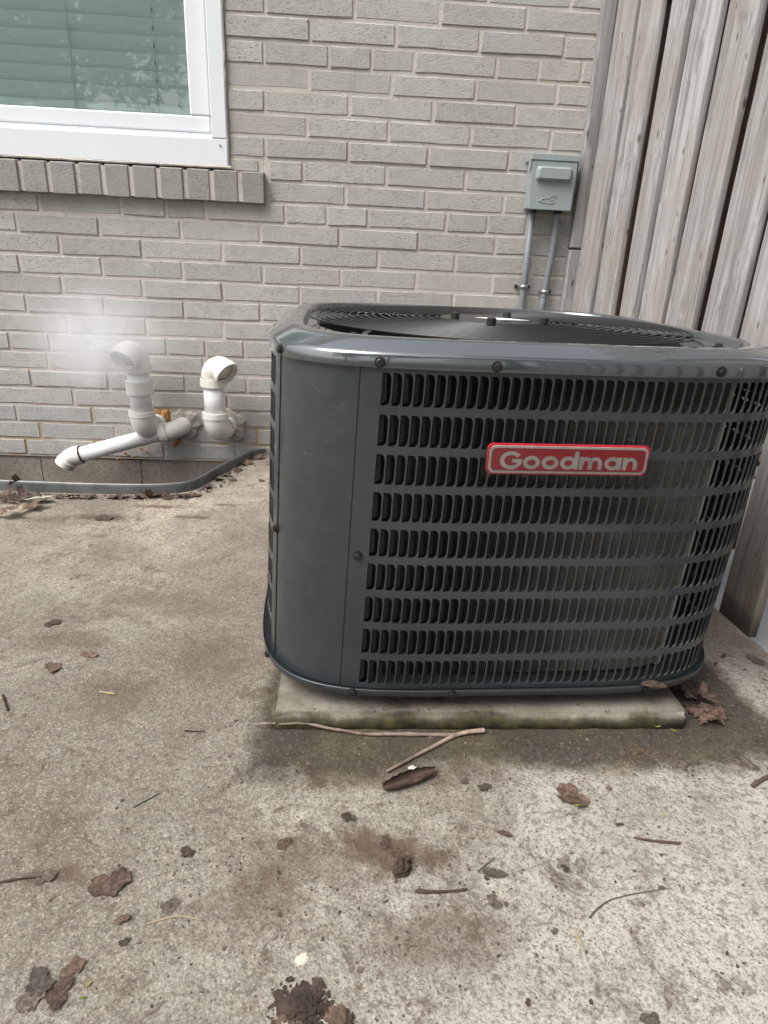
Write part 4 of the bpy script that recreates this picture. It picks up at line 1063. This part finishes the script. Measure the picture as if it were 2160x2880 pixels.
LM = {('maple', 'b'): [leaf_mesh('maple', 600+i, LEAFB) for i in range(6)], ('shred', 'b'): [leaf_mesh('shred', 700+i, LEAFB) for i in range(4)],
      ('shred', 'g'): [leaf_mesh('shred', 720+i, LEAFG) for i in range(4)], ('oval', 'b'): [leaf_mesh('oval', 740+i, LEAFB) for i in range(3)],
      ('oval', 'y'): [leaf_mesh('oval', 760+i, LEAFY) for i in range(3)], ('oval', 'g'): [leaf_mesh('oval', 790+i, LEAFG) for i in range(2)], ('maple', 'g'): [leaf_mesh('maple', 780+i, LEAFG) for i in range(3)]}
NL = 0
def leaf(u, v, size, kind, colr, label, name='dead_leaf', cat='leaf', group=None, z=None, rz=None, tilt=.12, flat=.55):
    global NL
    z = ZG+.0008 if z is None else z
    p = G(u, v, z); ms_ = LM[(kind, colr)]
    if size > 1: size = size*float((p-CAM) @ fwd)/FPX*.92        # size given in photo pixels
    o = link(name, ms_[NL % len(ms_)], None, p, (rng.normal(0, tilt), rng.normal(0, tilt), rng.uniform(0, 6.28) if rz is None else rz), (size, size, size*flat)); NL += 1
    # rest the lowest point on the surface
    M3 = o.rotation_euler.to_matrix(); lo = min((M3 @ Vector((q.co.x*size, q.co.y*size, q.co.z*size*flat))).z for q in o.data.vertices)
    o.location.z = z-lo
    return tag(o, label, cat, group)
lab = 'crumpled brown dead leaf in the heap against the steel edging'
for (u, v, sz_, dz) in ((18, 1408, 75, 0), (62, 1398, 65, .012), (95, 1432, 70, 0), (28, 1446, 78, .008), (50, 1372, 60, .03), (120, 1412, 50, 0)):
    leaf(u, v, sz_, 'maple', 'b', lab, group='leaves heaped at the edging', z=ZG+.001+dz, tilt=.3, flat=.8)
tag(leaf(108, 1405, .085, 'oval', 'b', 'pale curled scrap lying among the brown leaves by the steel edging', 'pale_scrap', 'scrap', z=ZG+.012, rz=.1, flat=.4), None).data = mesh('pale_scrap', [tuple(v.co) for v in LM[('oval', 'b')][1].vertices], [tuple(f.vertices) for f in LM[('oval', 'b')][1].polygons], PAPER, True)
lab = 'broken brown leaf strewn along the foot of the steel edging'
for (u, v, sz_) in ((165, 1400, 38), (205, 1402, 42), (250, 1400, 50), (318, 1402, 36), (345, 1400, 44), (395, 1400, 52), (425, 1398, 70), (470, 1401, 42), (515, 1399, 56), (548, 1395, 44), (585, 1372, 30), (615, 1350, 36), (640, 1340, 32), (668, 1325, 34), (690, 1306, 38), (655, 1352, 28), (725, 1290, 36)):
    leaf(u, v, sz_, 'maple' if sz_ > 47 else 'shred', 'b', lab, group='leaf bits along the edging', tilt=.25, flat=.8)
lab = 'brown maple leaf in the cluster beside the concrete slab and the fence'
for (u, v, sz_, dz, rz) in ((1935, 1958, 80, .004, .2), (1975, 1966, 85, .014, 2.5), (1950, 2000, 70, .001, 1.0), (2000, 1998, 62, .010, -.4), (1985, 2020, 100, .001, .1), (2015, 2016, 60, .004, -.3)):
    leaf(u, v, sz_, 'maple', 'b', lab, group='maple leaves by the slab', z=ZG+.001+dz, rz=rz, tilt=.22, flat=.7)
pb_ = G(1838, 1930, .134); o = leaf(1838, 1930, .05, 'oval', 'b', 'small dry brown leaf caught on the metal rim of the cooling unit', z=.134, rz=.1, flat=.4)
leaf(1608, 2243, 110, 'shred', 'b', 'flat reddish brown leaf with a yellow leaf lying on it', rz=2.6, tilt=.06, flat=.35)
leaf(1622, 2266, 22, 'oval', 'y', 'small yellow green leaf lying on the flat brown leaf', 'green_leaf', z=ZG+.010, rz=.1, flat=.3)
leaf(1850, 2043, 22, 'oval', 'y', 'small green leaf against the mossy foot of the slab', 'green_leaf', z=ZG+.006, rz=.2, flat=.3)
leaf(1893, 2054, 20, 'oval', 'y', 'small lime leaf on damp ground off the slab corner', 'green_leaf', rz=-.4, flat=.3)
leaf(1810, 1983, 14, 'oval', 'y', 'tiny green leaf lying on top of the concrete slab', 'green_leaf', z=PT+.001, rz=.2, flat=.3)
leaf(1860, 2293, 15, 'oval', 'y', 'tiny bright yellow leaf bit on pale concrete near a dark twig', 'yellow_leaf', rz=-.8, flat=.3)
leaf(1742, 2319, 32, 'oval', 'b', 'small oval brown leaf on bare pale concrete', rz=.1, flat=.4)
leaf(1388, 2457, 72, 'oval', 'g', 'oval greyish leaf with a green grass blade touching it', rz=-.25, flat=.4)
leaf(1420, 2346, 48, 'oval', 'b', 'narrow tan leaf fragment on the open concrete', rz=-.4, flat=.35)
leaf(1362, 2215, 46, 'shred', 'g', 'small torn grey leaf beside a dark insect like shred', rz=.3, flat=.4)
leaf(1308, 2198, 28, 'shred', 'g', 'tiny dark shred near the curled leaf roll', rz=1.3, flat=.7)
leaf(980, 2302, 44, 'shred', 'g', 'crumpled slate grey leaf scrap on the concrete', rz=.7, flat=1.1)
leaf(1130, 2405, 70, 'shred', 'b', 'rotted brown leaf smear behind the dark lump', rz=.4, tilt=.03, flat=.2)
leaf(1085, 2372, 50, 'shred', 'b', 'thin rotted brown leaf patch stuck flat on concrete', rz=1.4, tilt=.03, flat=.2)
leaf(1388, 2538, 52, 'shred', 'g', 'dark tattered leaf shreds near the short brown stick', rz=-.5, flat=.6)
leaf(800, 2372, 55, 'shred', 'b', 'pale brown rotted leaf trace on grey concrete', rz=.3, tilt=.02, flat=.15)
for (u, v, s_, l_, k_, c_) in ((312, 2486, 125, 'large rotting brown leaf flattened on the concrete', 'shred', 'b'), (478, 2548, 62, 'crumpled olive brown leaf beside a bent straw', 'shred', 'g'), (130, 2468, 60, 'dark decayed leaf mush beside a thin twig end', 'shred', 'g'), (350, 2650, 34, 'small dark clump with a white speck', 'shred', 'g'),
        (110, 2765, 100, 'big tan dead leaf in the decayed corner pile', 'shred', 'g'), (205, 2722, 78, 'dark wet leaf lying at the edge of the decayed pile', 'shred', 'b'), (165, 2795, 95, 'brown layered leaf at the bottom of the decayed pile', 'shred', 'b'), (85, 2815, 85, 'ragged brown leaf poking out of the decayed pile', 'shred', 'g'),
        (525, 2398, 48, 'small frayed brown leaf with a stalk', 'shred', 'b'), (150, 1752, 52, 'thin reddish leaf shred on the worn concrete', 'shred', 'b'), (150, 1878, 62, 'pale brown leaf pressed flat on the worn concrete', 'shred', 'b'), (250, 1842, 60, 'narrow brown leaf strip on the worn concrete', 'oval', 'b'),
        (1830, 2868, 62, 'dark leaf scrap at the clean end of the concrete', 'shred', 'g'), (1560, 2620, 28, 'small dark leaf crumb near a straw piece', 'shred', 'g'), (1590, 2443, 32, 'small tattered brown leaf scrap on pale concrete', 'shred', 'g'), (2035, 1845, 30, 'small orange brown leaf by the fence foot', 'oval', 'b'), (2128, 1860, 55, 'olive sprig of leaves by the fence foot', 'shred', 'g'),
        (735, 1352, 28, 'small brown leaf next to the side of the cooling unit', 'shred', 'b'), (290, 1458, 60, 'dark brown leaf mould patch behind the open concrete', 'shred', 'g'), (1485, 2820, 26, 'small orange brown leaf chip on speckled concrete', 'shred', 'b'), (2104, 2150, 60, 'tangle of dry brown shreds near the fence', 'shred', 'g')):
    leaf(u, v, s_, k_, c_, l_, flat=.22 if s_ > 60 else .35, tilt=.05)
leaf(250, 2768, 22, 'oval', 'y', 'small yellow leaf next to the decayed corner pile', 'yellow_leaf', flat=.4); leaf(235, 2806, 20, 'oval', 'y', 'pale yellow leaf below the decayed corner pile', 'yellow_leaf', flat=.4); leaf(345, 2587, .018, 'shred', 'b', 'tiny olive leaf crumb beside the small dark clump', flat=.5)
leaf(838, 2147, 12, 'oval', 'y', 'tiny yellow leaf on damp soil under the forked twig', 'yellow_leaf', flat=.4)
def clump(u, v, r0, m, label, name, cat, seed, flat=.5):
    r_ = np.random.default_rng(seed); bm = bmesh.new(); bmesh.ops.create_icosphere(bm, subdivisions=3, radius=1)
    for w in bm.verts: w.co *= 1+.25*math.sin(5*w.co.x+seed)*math.sin(7*w.co.y)+r_.uniform(-.22, .22); w.co.z *= flat
    me = bpy.data.meshes.new(name); bm.to_mesh(me); bm.free(); me.materials.append(m)
    p = G(u, v, ZG); o = link(name, me, None, (p[0], p[1], ZG+r0*flat*.5), (0, 0, seed), (r0*1.3, r0, r0)); return tag(o, label, cat)
clump(1132, 2447, .011, SOIL, 'dark rounded lump of soil on the concrete', 'soil_lump', 'soil', 1, .8)
clump(850, 2700, .006, PAPER, 'small white flake lying on the concrete', 'white_flake', 'flake', 4, .25)
clump(1163, 2166, .007, PAPER, 'thin white chip beside the curled leaf roll', 'white_chip', 'chip', 5, .2)
# curled leaf roll
a_ = G(1080, 2212, ZG+.012); b_ = G(1228, 2162, ZG+.014); V = []; F = []; nn = 15; mm_ = 16
ax = (b_-a_); ln_ = np.linalg.norm(ax); ax /= ln_; sd_ = np.cross(ax, [0, 0, 1]); up_ = np.array([0, 0, 1.0])
for i in range(nn+1):
    t = i/nn; rr = .0088*(.25+1.5*math.sin(math.pi*min(.93, t*.85+.10))**.8)*.8+.0012*math.sin(t*40)
    for j in range(mm_+1):
        a = -2.2+4.6*j/mm_; r2_ = rr*(1-.28*j/mm_); V.append(a_+ax*ln_*t+sd_*r2_*math.sin(a)+up_*(-r2_*math.cos(a)+.002))
for i in range(nn):
    for j in range(mm_): q = i*(mm_+1)+j; F.append((q, q+1, q+mm_+2, q+mm_+1))
o = obj('curled_leaf', V, F, LEAFB, None, True); o.location.z += ZG-min(v[2] for v in V)+.0005
tag(o, 'long dry leaf rolled into a tube, lying below the forked twig', 'leaf')
def stick(pts, r0, r1, m, label, name, cat, z=None, fork=None, group=None):
    P = [G(u, v, (z[i] if z else ZG+r0)) for i, (u, v) in enumerate(pts)]
    P = smooth_path(P, 2); n = len(P); mb = MB()
    rr = [(r0+(r1-r0)*i/(n-1))*(1+.12*math.sin(i*2.3)*math.sin(i*.7)) + (.0008 if i % 9 == 4 and r0 > .0015 else 0) for i in range(n)]
    mb.add(*tube(P, rr, 7))
    o = mb.build(name, m, None, True); tag(o, label, cat, group)
    for (fp, fz, fr0, fr1) in (fork or ()):
        Q = smooth_path([G(u, v, fz[i]) for i, (u, v) in enumerate(fp)], 2); V, F = tube(Q, [fr0+(fr1-fr0)*i/(len(Q)-1) for i in range(len(Q))], 7)
        obj('side_shoot', V, F, m, o, True)
    return o
z1_ = ZG+.004
stick([(713, 2037), (763, 2034), (816, 2036), (855, 2031), (920, 2048), (975, 2056), (1031, 2066), (1120, 2064), (1200, 2066), (1279, 2067)], .0018, .0036, TWIG,
      'pale forked twig lying along the foot of the slab', 'twig', 'twig', z=[ZG+.012, ZG+.012, ZG+.012, ZG+.013, z1_+.004, z1_, z1_, z1_, z1_, z1_],
      fork=[([(1362, 2054), (1320, 2058), (1279, 2067), (1215, 2102), (1150, 2136), (1089, 2169)], [z1_+.003, z1_+.002, z1_, z1_, z1_, z1_], .0046, .0022), ([(855, 2031), (848, 2024)], [ZG+.013, ZG+.02], .0016, .0008)])
stick([(1168, 2506), (1210, 2509), (1262, 2507), (1315, 2501)], .0022, .0014, TWIGD, 'short reddish brown stick on the concrete', 'stick', 'stick')
stick([(1783, 2355), (1830, 2365), (1913, 2372)], .0014, .0024, TWIGD, 'dark straight stick on clean pale concrete', 'stick', 'stick')
stick([(2117, 2210), (2135, 2196), (2165, 2182), (2230, 2160)], .0035, .003, TWIGD, 'bent dark stick at the fence side of the patio', 'stick', 'stick')
stick([(1657, 2581), (1690, 2545), (1735, 2522), (1883, 2497)], .0012, .0004, GRASS, 'long green grass blade curving over the concrete', 'grass_blade', 'grass blade')
stick([(1345, 2450), (1392, 2412)], .0012, .0005, GRASS, 'short green grass blade touching the oval grey leaf', 'grass_blade', 'grass blade')
stick([(375, 2270), (450, 2230)], .0012, .0006, GRASS, 'dark green grass blade on the worn concrete', 'grass_blade', 'grass blade')
stick([(415, 2598), (470, 2582), (510, 2574), (570, 2588)], .0012, .0007, STRAW, 'bent straw beside the crumpled olive leaf', 'straw', 'straw')
stick([(1618, 2622), (1640, 2664)], .0018, .0012, STRAW, 'short straw piece on speckled concrete', 'straw', 'straw')
stick([(-20, 2485), (60, 2470), (115, 2466)], .0016, .001, TWIGD, 'thin dark twig end next to leaf mush', 'stick', 'stick')
stick([(8, 1955), (14, 1975), (22, 1998)], .0022, .0018, TWIGD, 'tiny brown twig on the worn concrete', 'stick', 'stick')
stick([(520, 2055), (575, 2058)], .0015, .001, TWIGD, 'thin dark twig on open concrete off the slab corner', 'stick', 'stick')
stick([(280, 1945), (325, 1952)], .002, .0012, STRAW, 'pale straw sliver on the worn concrete', 'straw', 'straw')
# crumbs nobody could count
lt = MB(); SHARDS = []
def crumb(x, y, sz_, z=None, fl=1.0):
    z = ZG if z is None else z
    n = random.randint(4, 6); a0 = random.uniform(0, 6.28); st_ = random.uniform(.35, 1); V = []; rot = random.uniform(0, 3.14); c, s_ = math.cos(rot), math.sin(rot)
    for i in range(n):
        a = a0+2*math.pi*i/n; r = sz_*random.uniform(.55, 1.2); px, py = r*math.cos(a), r*math.sin(a)*st_; V.append((x+px*c-py*s_, y+px*s_+py*c, z+random.uniform(.0004, sz_*.35*fl+.0005)))
    V.append((x, y, z+sz_*fl*random.uniform(.15, .55))); V += [(v[0], v[1], z-.001) for v in V[:n]]
    F = [(i, (i+1) % n, n) for i in range(n)]+[(n+1+i, n+1+(i+1) % n, (i+1) % n, i) for i in range(n)]
    lt.add(V, F)
def in_well(x, y): return y > -.62 and x < -.34
def under_pad(x, y): return -.13 < x < .63 and -1.70 < y < -.94
for (u_, v_, n_, sp_, lab_) in ((855, 2832, 700, .017, 'brown mossy clump of rotten litter on the concrete'), (960, 2868, 160, .008, 'small dark litter clump next to the big brown one'), (1800, 2117, 60, .016, 'black leaf crumbs gathered on the damp soil before the slab')):
    keep = lt; lt = MB(); p = G(u_, v_, ZG)
    for _ in range(n_):
        dx_, dy_ = random.gauss(0, sp_*.8), random.gauss(0, sp_*.6); hgt = max(0, .006*math.exp(-(dx_*dx_+dy_*dy_)/(sp_*sp_)))*random.random(); crumb(p[0]+dx_, p[1]+dy_, random.lognormvariate(-5.9, .5), ZG+hgt, .3)
    tag(lt.build('litter_clump', SOIL if n_ == 60 else LEAFB), lab_, 'litter'); lt = keep
cnt = 0
while cnt < 1700:
    u, v = random.uniform(-60, 2220), 1360+random.random()**.8*1560
    if cnt < 800: u = random.gauss(1050, 500); v = random.gauss(2420, 190)
    p = G(u, v, ZG)
    if in_well(p[0], p[1]) or under_pad(p[0], p[1]) or p[0] > fence_x(p[1])-.01 or p[1] > -.02: continue
    crumb(p[0], p[1], min(.0045, random.lognormvariate(-6.6, .5))); cnt += 1
for _ in range(420):                                 # damp strip in front of the slab
    x = random.uniform(-.12, .78); y = -1.70-abs(random.gauss(.05, .035)); crumb(x, y, min(.008, random.lognormvariate(-6.3, .5)))
for _ in range(160):
    x = random.gauss(.50, .06); y = random.gauss(-1.762, .012); crumb(x, y, min(.007, random.lognormvariate(-6.0, .4)))
for _ in range(500):                                 # along the fence and the edging
    y = random.uniform(-2.0, -.1); x = fence_x(y)-.015-abs(random.gauss(0, .07)); crumb(x, y, min(.007, random.lognormvariate(-6.2, .5)))
EPa = [q for q in EP if q[0] > -1.35]
for _ in range(500):
    i = random.randrange(len(EPa)-1); t = random.random(); q = EPa[i]*(1-t)+EPa[i+1]*t; d = abs(random.gauss(.01, .03)); nrm2 = (EPa[i+1]-EPa[i]); nrm2 = np.array([nrm2[1], -nrm2[0]])/np.linalg.norm(nrm2)
    q = q+nrm2*(d+.012)
    if not (q[1] > -.03): crumb(q[0], q[1], min(.010, random.lognormvariate(-5.7, .5)))
for _ in range(60):
    x = random.uniform(-.11, .58); y = random.uniform(-1.685, -1.60); crumb(x, y, .0022, PT)
o = lt.build('ground_litter', CHIP); tag(o, 'scattered dark crumbs of leaf, bark and soil over the patio', 'litter', kind='stuff')

# ================================================================== TREES AROUND THE YARD (seen in the window glass and the glossy paint)
def tree(x, y, h, r, label, seed, n=5200, zlow=2.0):
    r_ = np.random.default_rng(seed); root = empty('tree', (x, y, -.06), label, 'tree', 'trees round the yard')
    P = [np.array([x+.15*math.sin(i*.8+seed)*i/8, y+.12*math.cos(i*.7+seed)*i/8, -.06+h*.75*i/8]) for i in range(9)]
    mb = MB(); mb.add(*tube(P, [.20-.02*i for i in range(9)], 10))
    for b in range(9):
        q = P[3+b % 6]; a = r_.uniform(0, 6.28); d = np.array([math.cos(a), math.sin(a), .55]); mb.add(*tube([q, q+d*r*.4, q+d*r*.75+[0, 0, .3]], [.06, .035, .012], 6))
    mb.build('trunk', BARK, root, True)
    nb = 46; C = []
    while len(C) < nb:
        v = r_.normal(0, .5, 3)
        if np.linalg.norm(v) < 1.05: C.append(np.array([x+v[0]*r, y+v[1]*r, zlow+(h-zlow)*(.5+.47*v[2])]))
    V = []; F = []
    for i in range(n):
        c = C[r_.integers(nb)]; v = r_.normal(0, 1, 3); v = v/np.linalg.norm(v)*r_.uniform(.35, 1)**.5*r*.27; p = c+v
        s_ = r_.uniform(.05, .12); a = r_.normal(0, 1, 3); a /= np.linalg.norm(a); b = np.cross(a, r_.normal(0, 1, 3)); b /= np.linalg.norm(b)
        k_ = len(V); V += [p-a*s_, p-b*s_*.5, p+a*s_, p+b*s_*.5]; F.append((k_, k_+1, k_+2, k_+3))
    obj('crown', V, F, FOLI, root)
tree(-1.6, -12.5, 10.5, 3.6, 'tall leafy tree at the yard end facing the window', 11, 22000)
tree(-6.0, -10.5, 9.5, 3.2, 'leafy tree beyond the open side of the yard', 12, 16000)
tree(3.2, -10.5, 9.5, 3.2, 'leafy tree at the yard end on the fence side', 13, 14000)
tree(3.3, -2.6, 6.8, 2.2, 'unseen leafy tree shading the unit from beyond the wooden fence', 14, 6000, 2.4)  # added out of view; its crown blocks sky light from the right
# leaves showing through the gap between two fence boards
q = np.array([fence_x(-.44)+.19, -.34, 1.20]); V = []; F = []; r_ = np.random.default_rng(5)
for i in range(420):
    p = q+np.clip(r_.normal(0, 1, 3), -1.6, 1.6)*[.035, .13, .16]; a = r_.normal(0, 1, 3); a /= np.linalg.norm(a); b = np.cross(a, r_.normal(0, 1, 3)); b /= np.linalg.norm(b); s_ = .022; k_ = len(V)
    V += [p-a*s_, p-b*s_*.5, p+a*s_, p+b*s_*.5]; F.append((k_, k_+1, k_+2, k_+3))
root = empty('shrub', (q[0], q[1], -.06), 'green shrub showing through the gap between fence boards', 'shrub')
obj('foliage', V, F, SHRUBM, root); obj('stem', *tube([(q[0], q[1], -.06), (q[0]+.02, q[1], .6), q], [.014, .01, .004], 7), BARK, root, True)
